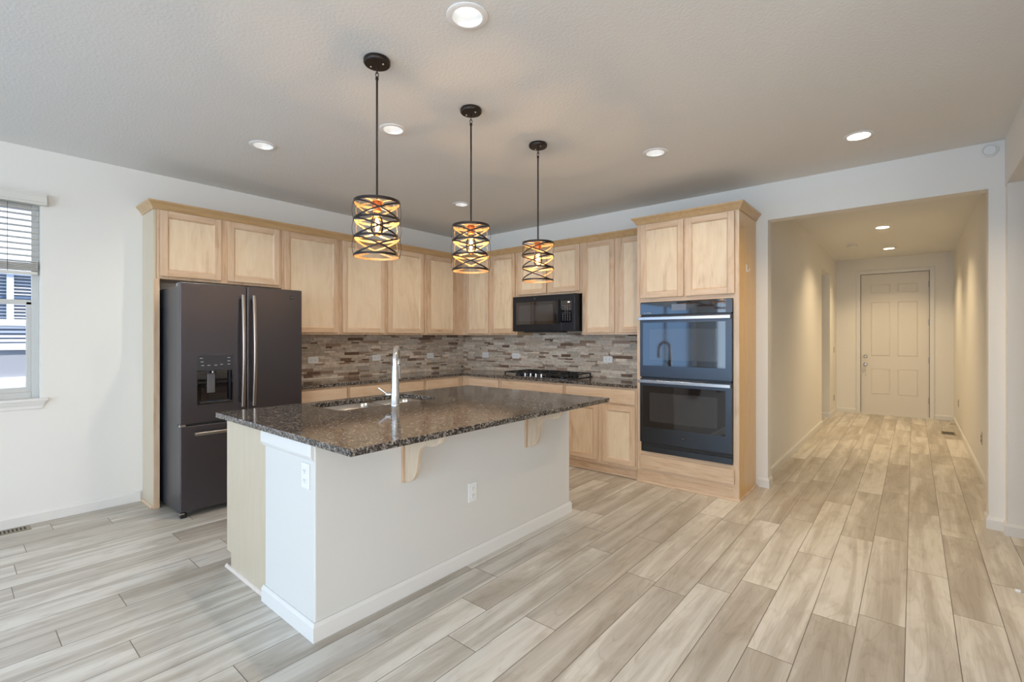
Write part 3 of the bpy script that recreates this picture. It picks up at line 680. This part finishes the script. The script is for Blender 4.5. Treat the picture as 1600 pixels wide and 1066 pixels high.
MB().tube([(hx, my - .045, 1.515), (hx, my - .068, 1.535), (hx, my - .078, 1.64), (hx, my - .068, 1.745), (hx, my - .045, 1.765)], .010, n=12).build('handle', M['micro_slate'], dd, smooth=50)
kp = MB().box(mx1 - .163, mx1 - .002, my - .045, my - .031, 1.428, 1.830).build('control_section', M['micro_slate'], mw, bevel=.004)
MB().box(mx1 - .175, mx1 - .035, my - .0468, my - .0448, 1.518, 1.755).build('keypad', M['black_glass'], kp)
m = MB()
for r_ in range(9):
    for c_ in range(4):
        x, z = mx1 - .148 + c_ * .030, 1.545 + r_ * .0195
        if r_ in (5, 7) and c_ in (0, 3): continue
        m.box(x - .0045, x + .0045, my - .0474, my - .0467, z - .0028, z + .0028)
m.build('key_legends', M['legend'], kp)
MB().box(mx1 - .085, mx1 - .060, my - .0474, my - .0467, 1.732, 1.744).build('clock_display', plain('clock', (.1, .1, .1), emit=(.85, .9, 1), es=1.4), kp)
MB().lathe([(0, 0), (.013, 0), (.013, -.002), (0, -.002)], (-3.30, my - .0452, 1.797), axis='Y').build('logo_badge', M['black'], mw)
text_mesh('logo_letters', 'GE', .013, M['legend'], (-3.30, my - .0478, 1.797), (PI / 2, 0, 0), mw)
MB().box(mx0 + .15, mx1 - .2, my - .02, my + .12, 1.412, 1.4245).build('vent_grille', M['slot'], mw)

# ------------------------------------------------------------------ REFRIGERATOR
fr = thing('refrigerator', 'dark slate french-door refrigerator with a water dispenser and bottom freezer drawer', 'refrigerator', (-4.5, 1.585, 0))
fy0, fy1, fX = 1.128, 2.050, -4.165
ymid = 1.590
MB().box(XL + .03, fX - .075, fy0 + .004, fy1 - .004, .035, 1.745).build('body', M['slate_side'], fr, bevel=.004)
for y in (fy0 + .03, fy1 - .03):
    MB().box(fX - .12, fX - .03, y - .025, y + .025, 1.7455, 1.770).build('hinge_cover', plain('hinge_grey', (.45, .46, .47), .4), fr, bevel=.006)
ldoor = MB().box(fX - .070, fX, fy0, ymid - .004, .705, 1.772)
lo = ldoor.build('door', M['slate'], fr, bevel=.006)
lo['label'] = 'left door with the water dispenser'
# dispenser recess cut into the left door
py0, py1, pz0, pz1 = 1.236, 1.486, .842, 1.222
cutb = MB().box(fX - .055, fX + .02, py0 + .006, py1 - .006, pz0 + .012, pz1 - .125).build('cutter', M['black'])
w0 = Vector(fr['_w']); cutb.location = w0 * 0
bpy.context.view_layer.update(); lo.modifiers.clear(); cut(lo, cutb)
bv = lo.modifiers.new('bevel', 'BEVEL'); bv.width = .005; bv.segments = 2; bv.limit_method = 'ANGLE'
ds = MB().box(fX + .0004, fX + .003, py0, py1, pz1 - .118, pz1).build('dispenser_panel', plain('dispenser_face', (.05, .05, .055), .25, .3), lo, bevel=.001)
m = MB()
for y, z in ((py0 + .028, pz1 - .024), (py1 - .03, pz1 - .024), (py0 + .034, pz1 - .052), (py1 - .03, pz1 - .050), (py0 + .038, pz1 - .08), (py0 + .08, pz1 - .08), (py0 + .128, pz1 - .08), (py0 + .168, pz1 - .076), (py1 - .03, pz1 - .076)):
    m.box(fX + .003, fX + .0036, y - .010, y + .010, z - .003, z + .003)
m.build('legend', M['legend'], ds)
MB().box(fX - .0545, fX - .050, py0 + .008, py1 - .008, pz0 + .014, pz1 - .127).build('recess_back', M['black_glass'], lo)
m = MB()
for (a, b_, c, e) in ((py0, py0 + .006, pz0, pz1 - .119), (py1 - .006, py1, pz0, pz1 - .119), (py0 + .006, py1 - .006, pz0, pz0 + .012)): m.box(fX - .03, fX + .003, a, b_, c, e)
m.build('dispenser_frame', M['black_glass'], lo)
MB().box(fX - .0495, fX - .038, 1.318, 1.372, .925, 1.075).build('paddle', plain('paddle_grey', (.16, .16, .17), .35, .5), lo, bevel=.003)
MB().lathe([(0, 0), (.011, 0), (.009, -.022), (.006, -.024), (0, -.024)], (fX - .025, 1.352, 1.102), n=16).build('nozzle', M['chrome'], lo, smooth=40)
MB().box(fX - .05, fX + .006, py0 + .02, py1 - .02, pz0 + .0125, pz0 + .02).build('drip_tray', M['slate_side'], lo)
ro = MB().box(fX - .070, fX, ymid + .004, fy1, .705, 1.772).build('door', M['slate'], fr, bevel=.006)
ro['label'] = 'plain right door with the round badge'
dr = MB().box(fX - .070, fX, fy0, fy1, .05, .690).build('freezer_drawer', M['slate'], fr, bevel=.006)
MB().box(fX - .068, fX - .02, fy0 + .004, fy1 - .004, .691, .704).build('gasket', M['slot'], fr)
MB().box(fX - .066, fX - .012, ymid - .0035, ymid + .0035, .71, 1.765).build('door_seal', M['slot'], fr)
def bow(y, z0, z1):
    n = 14; pts = []
    for i in range(n + 1):
        t_ = i / n; pts.append((fX + .034 + .024 * math.sin(PI * t_), y, z0 + (z1 - z0) * t_))
    return pts
for y, pdoor in ((ymid - .040, lo), (ymid + .044, ro)):
    m = MB(); pts = bow(y, .80, 1.70)
    # flattened bar
    prof = [(-.006, -.012), (.006, -.012), (.010, -.006), (.010, .006), (.006, .012), (-.006, .012)]
    rings = [[m.bm.verts.new((p[0] + a, p[1] + b_, p[2])) for a, b_ in prof] for p in pts]
    for A, B in zip(rings, rings[1:]):
        for k in range(6): m.bm.faces.new((A[k], A[(k + 1) % 6], B[(k + 1) % 6], B[k]))
    m.bm.faces.new(rings[0]); m.bm.faces.new(rings[-1][::-1])
    m.box(fX + .001, fX + .034, y - .009, y + .009, .802, .83); m.box(fX + .001, fX + .034, y - .009, y + .009, 1.67, 1.698)
    m.build('handle', M['handle'], pdoor, smooth=45)
m = MB()
pts = [(fX + .034 + .02 * math.sin(PI * i / 12), fy0 + .085 + (fy1 - fy0 - .17) * i / 12, .628) for i in range(13)]
rings = [[m.bm.verts.new((p[0] + a, p[1], p[2] + b_)) for a, b_ in ((-.006, -.012), (.006, -.012), (.010, -.006), (.010, .006), (.006, .012), (-.006, .012))] for p in pts]
for A, B in zip(rings, rings[1:]):
    for k in range(6): m.bm.faces.new((A[k], A[(k + 1) % 6], B[(k + 1) % 6], B[k]))
m.bm.faces.new(rings[0]); m.bm.faces.new(rings[-1][::-1])
for y in (fy0 + .09, fy1 - .11): m.box(fX + .001, fX + .036, y, y + .02, .620, .636)
m.build('handle', M['handle'], dr, smooth=45)
MB().lathe([(0, 0), (.016, 0), (.016, .002), (0, .003)], (fX + .0005, 1.955, 1.705), axis='X').build('logo_badge', M['black'], ro)
text_mesh('logo_letters', 'GE', .016, M['legend'], (fX + .004, 1.955, 1.705), (PI / 2, 0, PI / 2), ro)
m = MB()
for y in (fy0 + .03, fy1 - .03):
    m.box(fX - .06, fX - .02, y - .02, y + .02, .001, .034)
    m.box(XL + .08, XL + .12, y - .02, y + .02, .001, .034)
m.build('feet', M['black'], fr)
MB().box(fX - .03, fX + .004, fy0 - .003, fy0 + .035, .688, .7035).build('drawer_hinge', M['steel'], fr, bevel=.002)
MB().box(fX - .02, fX + .003, fy0 - .004, fy0 + .028, .036, .047).build('bottom_hinge', M['steel'], fr, bevel=.002)

# ------------------------------------------------------------------ COOKTOP
ck = thing('gas_cooktop', 'black gas cooktop with cast iron grates and steel knobs set in the back counter', 'cooktop', (-3.245, 4.49, .9055))
cx0, cx1, cy0, cy1 = -3.70, -2.79, 4.235, 4.745
MB().box(cx0, cx1, cy0, cy1, .9055, .914).build('glass_plate', M['black_glass'], ck, bevel=.003)
MB().box(cx0 + .003, cx1 - .003, cy0 - .003, cy0, .906, .9135).build('front_edge', M['steel'], ck)
for gx0, gx1 in ((-3.69, -3.40), (-3.395, -3.095), (-3.09, -2.80)):
    m = MB(); z0, z1 = .944, .957; b0, b1 = (cy0 + .09 if gx0 == -3.395 else cy0 + .02), cy1 - .02
    for x in (gx0, gx1 - .012, (gx0 + gx1) / 2 - .006): m.box(x, x + .012, b0, b1, z0, z1)
    for y in (b0, b1 - .012, (b0 + b1) / 2 - .006): m.box(gx0 + .012, gx1 - .012, y, y + .012, z0 + .0005, z1 - .0005)
    for x in (gx0, gx1 - .012):
        for y in (b0, b1 - .012): m.box(x, x + .012, y, y + .012, .9145, z0)
    m.build('grate', M['cast_iron'], ck)
for x, y in ((-3.55, 4.36), (-3.55, 4.61), (-3.245, 4.56), (-2.945, 4.36), (-2.945, 4.61)):
    MB().lathe([(0, 0), (.045, 0), (.045, .012), (.034, .016), (.034, .024), (0, .026)], (x, y, .9142), n=24).build('burner', M['cast_iron'], ck, smooth=40)
for x in (-3.40, -3.32, -3.245, -3.17, -3.095):
    MB().lathe([(0, 0), (.020, 0), (.020, .006), (.015, .010), (.0135, .034), (0, .036)], (x, cy0 + .045, .9142), n=20).build('knob', M['steel'], ck, smooth=40)

# ------------------------------------------------------------------ ISLAND
il = thing('kitchen_island', 'white drywall kitchen island with a maple cabinet end and two scroll corbels', 'kitchen island', (-2.6, 2.1, 0))
IX0, IXm, IX1, IY0, IY1 = -3.12, -2.56, -2.047, 1.066, 3.13
MB().box(IXm, IX1, IY0, IY1, .001, .8835).build('drywall_base', M['drywall'], il, bevel=.006)
m = MB(); m.box(IX0, IXm - .001, IY0 + .032, IY1 - .01, .10, .8835); m.box(IX0 + .065, IXm - .001, IY0 + .032, IY1 - .01, .001, .0995); 
# hollow the sink area
icab = m.build('cabinet_body', M['maple_side'], il)
m = MB(); m.prism([(IX0, IY0 + .016, .0995), (IX0 + .06, IY0 + .016, .0995), (IX0 + .06, IY0 + .016, .001), (IXm - .001, IY0 + .016, .001), (IXm - .001, IY0 + .016, .8835), (IX0, IY0 + .016, .8835)], (0, .0155, 0))
m.build('end_panel', M['veneer'], il)
m = MB(); m.prism([(IX0, IY0 + .0155, .001), (IX0, IY0 + .003, .001), (IX0, IY0 + .004, .008), (IX0, IY0 + .009, .015), (IX0, IY0 + .0155, .018)], (.54, 0, 0)); m.build('shoe_moulding', plain('raw_shoe', (.78, .68, .60), .5), il)
baseboard('baseboard', [(IXm - .0005, IY0 + .014), (IXm - .0005, IY0 - .0005), (IX1 + .0005, IY0 - .0005), (IX1 + .0005, IY1 + .0005), (IXm, IY1 + .0005)], il)
m = MB(); m.prism([(IXm - .02, IY0 - .0005, .8835), (IXm - .02, IY0 - .014, .8835), (IXm - .02, IY0 - .014, .825), (IXm - .02, IY0 - .010, .815), (IXm - .02, IY0 - .004, .806), (IXm - .02, IY0 - .0005, .802)], (IX1 - IXm + .012, 0, 0))
m.build('top_moulding', M['white'], il)
for i in range(4):
    y0 = IY0 + .05 + i * .495
    framed_door(('I', IX0), y0, y0 + .47, .13, .862, .0005, il)
def corbel(yc):
    x = IX1 + .0005; zt = .8835
    pts = [(0, 0), (.30, 0), (.298, -.018), (.285, -.038), (.262, -.056), (.232, -.066), (.205, -.067), (.178, -.066), (.155, -.072), (.134, -.086), (.120, -.106), (.112, -.130), (.108, -.160), (.105, -.190), (.096, -.220), (.080, -.246), (.056, -.266), (.028, -.276), (0, -.280)]
    m = MB(); m.prism([(x + .012 + a * .955, yc - .014, zt + b_) for a, b_ in pts], (0, .028, 0)); c_ = m.build('corbel', wood('corbel_maple', [(0.25, (0.55, 0.42, 0.29)), (0.75, (0.74, 0.62, 0.48))], 'Z'), il, bevel=.004)
    MB().box(x, x + .0115, yc - .026, yc + .026, zt - .284, zt).build('back_plate', M['maple'], c_, bevel=.002)
corbel(1.562); corbel(2.595)
# island top with sink cutout
m = MB().box(-3.165, -1.705, 1.035, 3.142, .884, .914)
it = m.build('island_countertop', M['granite'])
SX0, SX1, SY0, SY1 = -3.065, -2.665, 1.545, 2.335
def rrect(x0, x1, y0, y1, r, z, n=6):
    P = []
    for cx_, cy_, a0 in ((x1 - r, y1 - r, 0), (x0 + r, y1 - r, PI / 2), (x0 + r, y0 + r, PI), (x1 - r, y0 + r, 1.5 * PI)):
        for k in range(n + 1): a = a0 + PI / 2 * k / n; P.append((cx_ + r * math.cos(a), cy_ + r * math.sin(a), z))
    return P
c_ = MB().prism(rrect(SX0, SX1, SY0, SY1, .045, .8), (0, 0, .2)).build('cutter', M['slot']); bpy.context.view_layer.update(); cut(it, c_)
bv = it.modifiers.new('bevel', 'BEVEL'); bv.width = .0045; bv.segments = 2; bv.limit_method = 'ANGLE'; bv.angle_limit = math.radians(50)
tag(it, 'dark speckled granite countertop of the island with a sink cutout', 'countertop')
# remove cabinet volume under the sink
c_ = MB().box(SX0 - .03, SX1 + .03, SY0 - .03, SY1 + .03, .62, .95).build('cutter', M['slot']); c_.location = (0, 0, 0); bpy.context.view_layer.update(); cut(icab, c_)
# sink
sk = thing('sink', 'stainless steel double-bowl undermount sink in the island top', 'sink', ((SX0 + SX1) / 2, (SY0 + SY1) / 2, .69))
def bowl(y0, y1, zd):
    m = MB(); n = 6
    lv = [(0, .8835, .05), (.004, .80, .055), (.010, zd + .03, .06), (.035, zd, .05)]
    rings = [[m.bm.verts.new(p) for p in rrect(SX0 + .006 + i_, SX1 - .006 - i_, y0 + i_, y1 - i_, r_, z)] for i_, z, r_ in lv]
    for A, B in zip(rings, rings[1:]):
        k = len(A)
        for j in range(k): m.bm.faces.new((A[j], A[(j + 1) % k], B[(j + 1) % k], B[j]))
    m.bm.faces.new(rings[-1][::-1])
    b_ = m.build('bowl', M['steel'], sk, smooth=35)
    s_ = b_.modifiers.new('solid', 'SOLIDIFY'); s_.thickness = .0015; s_.offset = 1
    MB().lathe([(0, .001), (.040, .001), (.042, .004), (.036, .005), (.030, .002), (0, .002)], ((SX0 + SX1) / 2, (y0 + y1) / 2, zd + .001), n=24).build('drain', M['chrome'], b_, smooth=40)
bowl(SY0 + .006, 1.975, .69); bowl(1.995, SY1 - .006, .72)
MB().box(SX0 + .01, SX1 - .01, 1.9755, 1.9945, .868, .874).build('divider', M['steel'], sk, bevel=.002)
# faucet
FXc, FYc = -2.586, 1.893
fa = thing('faucet', 'tall chrome pull-down kitchen faucet standing on the island behind the sink', 'faucet', (FXc, FYc, .914))
MB().lathe([(0, .001), (.031, .001), (.031, .008), (.027, .014), (.0265, .11), (.0235, .20), (.020, .26), (0, .262)], (FXc, FYc, .9142), n=28).build('body', M['chrome'], fa, smooth=40)
dv = Vector((-.736, .675, 0)).normalized()
b0 = Vector((FXc, FYc, .914))
pts = [b0 + Vector((0, 0, .2605)), b0 + Vector((0, 0, .28))]; R = .078
for k in range(1, 17):
    a = PI * k / 16; pts.append(b0 + dv * (R - R * math.cos(a)) + Vector((0, 0, .285 + R * math.sin(a) * 1.12)))
MB().tube(pts, .0185, n=20).build('spout', M['chrome'], fa, smooth=50)
hd = b0 + dv * (2 * R)
MB().lathe([(0, .285), (.0195, .284), (.0205, .262), (.0205, .205), (.023, .175), (.023, .163), (0, .162)], hd, n=24).build('spray_head', M['chrome'], fa, smooth=40)
MB().lathe([(.0186, .001), (.0205, 0), (.0205, .006), (.0186, .007)], hd + Vector((0, 0, .2555)), n=24).build('spray_collar', M['black'], fa, smooth=40)
lat = Vector((-.766, -.643, 0))
hp = b0 + Vector((0, 0, .072))
MB().tube([hp + lat * .0255, hp + lat * .058], .0145, n=18).build('valve_hub', M['chrome'], fa, smooth=50)
MB().tube([hp + lat * .050 + Vector((0, 0, .004)), hp + lat * .078 + Vector((0, 0, .020)), hp + lat * .108 + Vector((0, 0, .042))], [.0065, .0055, .0048], n=12).build('lever', M['chrome'], fa, smooth=50)

# ------------------------------------------------------------------ OUTLETS (local: plate in XZ plane facing -Y)
def outlet(vertical=True, mat=None, dark=False, cols=1):
    t_ = thing('wall_outlet', 'x', 'outlet', (0, 0, 0))
    w_, h_ = (.070, .115)
    pm = mat or M['plastic']
    def B_(x0, x1, y0, y1, z0, z1, n, mt, p=t_, bevel=0):
        if not vertical: x0, x1, z0, z1 = z0, z1, x0, x1
        return MB().box(x0, x1, y0, y1, z0, z1).build(n, mt, p, bevel=bevel)
    B_(-w_ / 2, w_ / 2, -.006, 0, -h_ / 2, h_ / 2, 'cover_plate', pm, bevel=.002)
    for s_ in (-1, 1):
        r_ = B_(-.016, .016, -.0085, -.0062, s_ * .0215 - .014, s_ * .0215 + .014, 'receptacle', M['black'] if dark else pm, bevel=.001)
        m = MB()
        for sx_ in (-.0065, .0065):
            q = (sx_ - .0012, sx_ + .0012, s_ * .0215 - .001, s_ * .0215 + .008)
            if vertical: m.box(q[0], q[1], -.0089, -.0084, q[2], q[3])
            else: m.box(q[2], q[3], -.0089, -.0084, q[0], q[1])
        q = (-.002, .002, s_ * .0215 - .010, s_ * .0215 - .006)
        if vertical: m.box(q[0], q[1], -.0089, -.0084, q[2], q[3])
        else: m.box(q[2], q[3], -.0089, -.0084, q[0], q[1])
        m.build('slots', M['slot'], r_)
    return t_
def place(src, first, loc, rz, label, group=None, scale=1.0):
    o = src if first else copy_tree(src)
    o.location = loc; o.rotation_euler = (0, 0, rz); o['label'] = label
    if group: o['group'] = group
    return o
ho = outlet(False)
# faces -Y by default; facing +X : rotate +90deg
G = 'white outlets on the tile backsplash'
place(ho, True, (XL + .0105, 2.537, 1.112), PI / 2, 'white backsplash outlet on the left wall nearest the refrigerator', G)
place(ho, False, (XL + .0105, 3.323, 1.112), PI / 2, 'white backsplash outlet on the left wall just left of the faucet top', G)
place(ho, False, (XL + .0105, 4.152, 1.112), PI / 2, 'white backsplash outlet on the left wall just right of the faucet, near the corner', G)
place(ho, False, (-4.473, YW - .0105, 1.114), 0, 'white backsplash outlet on the back wall nearest the corner', G)
place(ho, False, (-3.940, YW - .0105, 1.116), 0, 'white backsplash outlet on the back wall just left of the cooktop', G)
place(ho, False, (-2.606, YW - .0105, 1.110), 0, 'white backsplash outlet between the cooktop and the oven tower', G)
vo = outlet(True)
place(vo, True, (-2.125, IY0 - .0005, .727), 0, 'white outlet on the narrow end face of the island', 'white outlets on the island')
place(vo, False, (IX1 + .0005, 2.06, .423), PI / 2, 'white outlet low on the long seating side of the island', 'white outlets on the island')
do = outlet(True, mat=plain('aged_plate', (.62, .55, .43), .4), dark=True)
GH = 'outlets and switches in the hall'
place(do, True, (HX1 - .0005, 6.385, .39), -PI / 2, 'hall outlet low on the right wall nearest the kitchen', GH)
place(do, False, (HX1 - .0005, 9.446, .40), -PI / 2, 'hall outlet low on the right wall near the front door', GH)
place(do, False, (HX0 + .0005, 10.1, 1.13), PI / 2, 'switch plate at hand height left of the front door', GH)
place(do, False, (HX0 + .0005, 10.1, .29), PI / 2, 'outlet near the floor left of the front door', GH)

# ------------------------------------------------------------------ DOWNLIGHTS
def downlight(lens, color, power, nm, spread=150, size=.03):
    t_ = thing('recessed_light', 'x', 'ceiling light', (0, 0, 0))
    MB().lathe([(.064, -.001), (.090, -.001), (.090, -.004), (.085, -.007), (.066, -.007), (.063, -.004)], n=40, closed=True).build('trim_ring', M['plastic'], t_, smooth=40)
    MB().lathe([(.0635, -.003), (.0655, -.001), (.050, .062), (.047, .062)], n=40, closed=True).build('reflector', M['plastic'], t_, smooth=60)
    MB().lathe([(0, .058), (.0465, .058), (.0465, .064), (0, .064)], n=32).build('lens', lens, t_)
    if size > .05:
        l = bpy.data.lights.new(nm, 'AREA'); l.shape = 'DISK'; l.size = size; l.energy = power; l.color = color; l.spread = math.radians(spread); z = .054
    else:
        l = bpy.data.lights.new(nm, 'SPOT'); l.energy = power * 4; l.color = color; l.spot_size = math.radians(spread); l.spot_blend = .7; l.shadow_soft_size = .015; z = .004
    o = bpy.data.objects.new(nm, l); col.objects.link(o); o.location = (0, 0, z); o.parent = t_
    return t_
COOL, WARM = (1.0, 0.89, 0.74), (1.0, 0.76, 0.46)
dl = downlight(M['led'], COOL, 5.2, 'downlight_lamp')
lab = ['large recessed ceiling light at the top centre of the photo, nearest the camera', 'recessed ceiling light just right of the nearest pendant rod', 'leftmost recessed ceiling light, above the refrigerator',
       'recessed ceiling light right of the farthest pendant, in front of the oven tower', 'recessed warm ceiling light in front of the hall opening', 'smallest kitchen ceiling light, seen beside the middle pendant rod near the corner']
for i, (x, y) in enumerate(LIGHTS[:4] + [LIGHTS[5]]):
    place(dl, i == 0, (x, y, ZC), 0, (lab[:4] + [lab[5]])[i], 'recessed ceiling lights')
dw_ = downlight(M['led_warm'], WARM, 21, 'hall_downlight_lamp', 176, .085)
place(downlight(M['led_warm'], WARM, 15, 'opening_downlight_lamp', 160, .085), True, (*LIGHTS[4], ZC), 0, lab[4], 'recessed ceiling lights')
place(dw_, True, (*LIGHTS[6], ZC), 0, 'nearer of the two recessed lights in the hall ceiling', 'recessed ceiling lights')
place(dw_, False, (*LIGHTS[7], ZC), 0, 'farther of the two recessed lights in the hall ceiling, by the front door', 'recessed ceiling lights')

# ------------------------------------------------------------------ PENDANTS
def strap_ring(m, r, zc, tilt_amp, hgt, phase, n=64, th=.0022):
    """flat band around the drum; centre line z = zc + tilt_amp*sin(a-phase); outer dark (0), inner gold (1)"""
    q = []
    for i in range(n):
        a = 2 * PI * i / n; z = zc + tilt_amp * math.sin(a - phase); c_, s_ = math.cos(a), math.sin(a)
        q.append([m.bm.verts.new((c_ * rr, s_ * rr, z + dz)) for rr, dz in ((r, -hgt / 2), (r, hgt / 2), (r - th, hgt / 2), (r - th, -hgt / 2))])
    for i in range(n):
        A, B = q[i], q[(i + 1) % n]
        for k in range(4): m.bm.faces.new((A[k], B[k], B[(k + 1) % 4], A[(k + 1) % 4])).material_index = 1 if k == 2 else 0
def pendant(phase):
    t_ = thing('pendant_light', 'x', 'pendant light', (0, 0, 0))
    zt, zb = -.705, -.985                                        # drum top and bottom below the ceiling
    MB().lathe([(0, -.001), (.062, -.001), (.065, -.006), (.065, -.020), (.060, -.026), (0, -.027)], n=40).build('canopy', M['bronze'], t_, smooth=40)
    m = MB()
    for a in (0.9, 0.9 + PI): m.lathe([(0, -.027), (.005, -.028), (.004, -.032), (0, -.033)], (.035 * math.cos(a), .035 * math.sin(a), 0), n=10)
    m.build('canopy_screws', M['nickel'], t_.children[-1])
    pts = [(.012 * math.cos(2 * PI * k / 20), 0, -.050 + .020 * math.sin(2 * PI * k / 20)) for k in range(20)]
    MB().tube(pts, .0022, n=8, closed=True).build('chain_loop', M['bronze'], t_, smooth=60)
    pts = [(0, .007 * math.cos(2 * PI * k / 16), -.075 + .012 * math.sin(2 * PI * k / 16)) for k in range(16)]
    MB().tube(pts, .002, n=8, closed=True).build('rod_eye', M['bronze'], t_, smooth=60)
    MB().tube([(0, 0, -.085), (0, 0, zt + .004)], .0052, n=12).lathe([(0, -.088), (.008, -.090), (.008, -.100), (0, -.102)], n=14).build('rod', M['bronze'], t_, smooth=40)
    m = MB(); r = .112
    strap_ring(m, r, zt - .008, 0, .015, phase); strap_ring(m, r, zb + .007, 0, .011, phase)
    pitch = (zt - zb - .016) / 3
    for k in (1, 2): strap_ring(m, r + .0005, zt - .008 - pitch * k, 0, .011, phase)
    for k in range(3):
        zc = zt - .010 - pitch * (k + .5)
        strap_ring(m, r + .0018, zc, pitch / 2, .0085, phase); strap_ring(m, r - .0012, zc, -pitch / 2, .0085, phase)
    for k in range(3):
        zc = zt - .010 - pitch * (k + .5)
        for a in (phase + PI / 2, phase - PI / 2):
            for rr, bulge, mi in ((.1115, .007, 0), (.080, .020, 1)):
                pp = [((rr + bulge * math.sin(PI * i / 10)) * math.cos(a), (rr + bulge * math.sin(PI * i / 10)) * math.sin(a), zc - pitch / 2 + pitch * i / 10) for i in range(11)]
                m.tube(pp, .0013, n=5, mi=mi)
    m.build('strap_drum', [M['bronze'], M['gold']], t_, smooth=30)
    # spider and socket
    m = MB()
    for j in range(2):
        a = phase + PI / 4 + j * PI / 2; c_, s_ = math.cos(a), math.sin(a)
        m.tube([(-c_ * .110, -s_ * .110, zt - .004), (c_ * .110, s_ * .110, zt - .004)], .004, n=8)
    m.lathe([(0, zt + .006), (.030, zt + .004), (.034, zt - .004), (0, zt - .006)], n=24); m.build('spider', M['gold'], t_, smooth=50)
    MB().lathe([(0, zt - .004), (.022, zt - .006), (.024, zt - .030), (.019, zt - .052), (0, zt - .053)], n=24).build('socket', M['copper'], t_, smooth=45)
    b_ = MB().lathe([(.013, zt - .053), (.016, zt - .065), (.027, zt - .095), (.0315, zt - .125), (.029, zt - .150), (.018, zt - .170), (.001, zt - .176)], n=28).build('bulb', M['bulb'], t_, smooth=60)
    m = MB()
    for k in range(5):
        a = 2 * PI * k / 5; m.tube([(.004 * math.cos(a), .004 * math.sin(a), zt - .085), (.012 * math.cos(a), .012 * math.sin(a), zt - .118), (.005 * math.cos(a), .005 * math.sin(a), zt - .148)], .0011, n=5)
    m.build('filament', M['filament'], b_)
    l = bpy.data.lights.new('pendant_bulb_light', 'POINT'); l.energy = 3.4; l.color = (1.0, .70, .42); l.shadow_soft_size = .012
    o = bpy.data.objects.new('pendant_bulb_light', l); col.objects.link(o); o.location = (0, 0, zt - .118); o.parent = t_
    return t_
base_az = math.atan2(-1.388, 2.05)          # towards the camera
pl = pendant(0)
for i, (x, y, lb, ph) in enumerate(((-2.045, 1.388, 'nearest and largest pendant light over the island, left of the row', .10), (-2.052, 2.055, 'middle pendant light of the row of three over the island', .0), (-2.055, 2.734, 'farthest pendant light over the island, in front of the microwave', -.35))):
    place(pl, i == 0, (x, y, ZC), math.atan2(-y, -x) + ph, lb, 'strap drum pendants over the island')

# ------------------------------------------------------------------ SMALL THINGS
def register(x0, x1, y0, y1, n, along, label):
    t_ = thing('floor_register', label, 'floor vent', ((x0 + x1) / 2, (y0 + y1) / 2, 0), 'floor registers')
    MB().box(x0, x1, y0, y1, .0005, .004).build('frame', M['vent'], t_, bevel=.0015)
    m = MB()
    for i in range(n):
        if along == 'y':
            s_ = (y1 - y0 - .04) / n; a = y0 + .02 + i * s_; m.box(x0 + .022, x1 - .022, a + s_ * .22, a + s_ * .78, .0041, .0046)
        else:
            s_ = (x1 - x0 - .03) / n; a = x0 + .015 + i * s_; m.box(a + s_ * .1, a + s_ * .9, y0 + .02, y1 - .02, .0041, .0046)
    m.build('slots', M['slot'], t_)
register(-4.885, -4.775, .08, .40, 14, 'y', 'tan slotted floor register at the left edge by the window wall')
register(.300, .455, 8.98, 9.25, 8, 'x', 'floor register in the hall near the front door')
sd = thing('smoke_detector', 'round white disc detector high on the wall above the hall opening', 'detector', (.414, YW, 2.682))
MB().lathe([(0, -.0005), (.046, -.0005), (.046, -.012), (.042, -.016), (0, -.018)], (.414, YW, 2.682), axis='Y', n=36).build('housing', M['plastic'], sd, smooth=40)
MB().lathe([(.033, -.0172), (.035, -.0190), (.037, -.0172)], (.414, YW, 2.682), axis='Y', n=36).build('ring', M['plastic_trim'], sd, smooth=40)
hs = thing('smoke_alarm', 'flat round alarm on the hall ceiling left of the hall lights', 'smoke alarm', (-.70, 8.77, ZC))
MB().lathe([(0, -.0005), (.065, -.0005), (.065, -.02), (.055, -.032), (0, -.034)], (-.70, 8.77, ZC), n=32).build('housing', M['plastic'], hs, smooth=40)
MB().lathe([(.062, -.024), (.0655, -.022), (.0655, -.020)], (-.70, 8.77, ZC), n=32).build('seam', M['vent'], hs)
# door stops
ds_ = thing('door_stop', 'dark rod door stop with a white tip at the right edge of the photo', 'door stop', (.477, 3.58, .045), 'door stops')
MB().tube([(.476, 3.58, .045), (.425, 3.58, .045)], .004, n=10).build('rod', M['nickel'], ds_, smooth=50)
MB().tube([(.425, 3.58, .045), (.405, 3.58, .045)], .0085, n=12).build('tip', M['plastic'], ds_, smooth=50)
ds_ = thing('door_stop', 'small spring door stop on the right hall baseboard by the front door', 'door stop', (.49, 9.85, .04), 'door stops')
MB().tube([(.4905, 9.85, .04), (.43, 9.85, .04)], .006, n=10).build('rod', M['vent'], ds_, smooth=50)
MB().tube([(.43, 9.85, .04), (.415, 9.85, .04)], .009, n=12).build('tip', M['plastic'], ds_, smooth=50)

for o in list(bpy.data.objects):
    if '_w' in o: del o['_w']
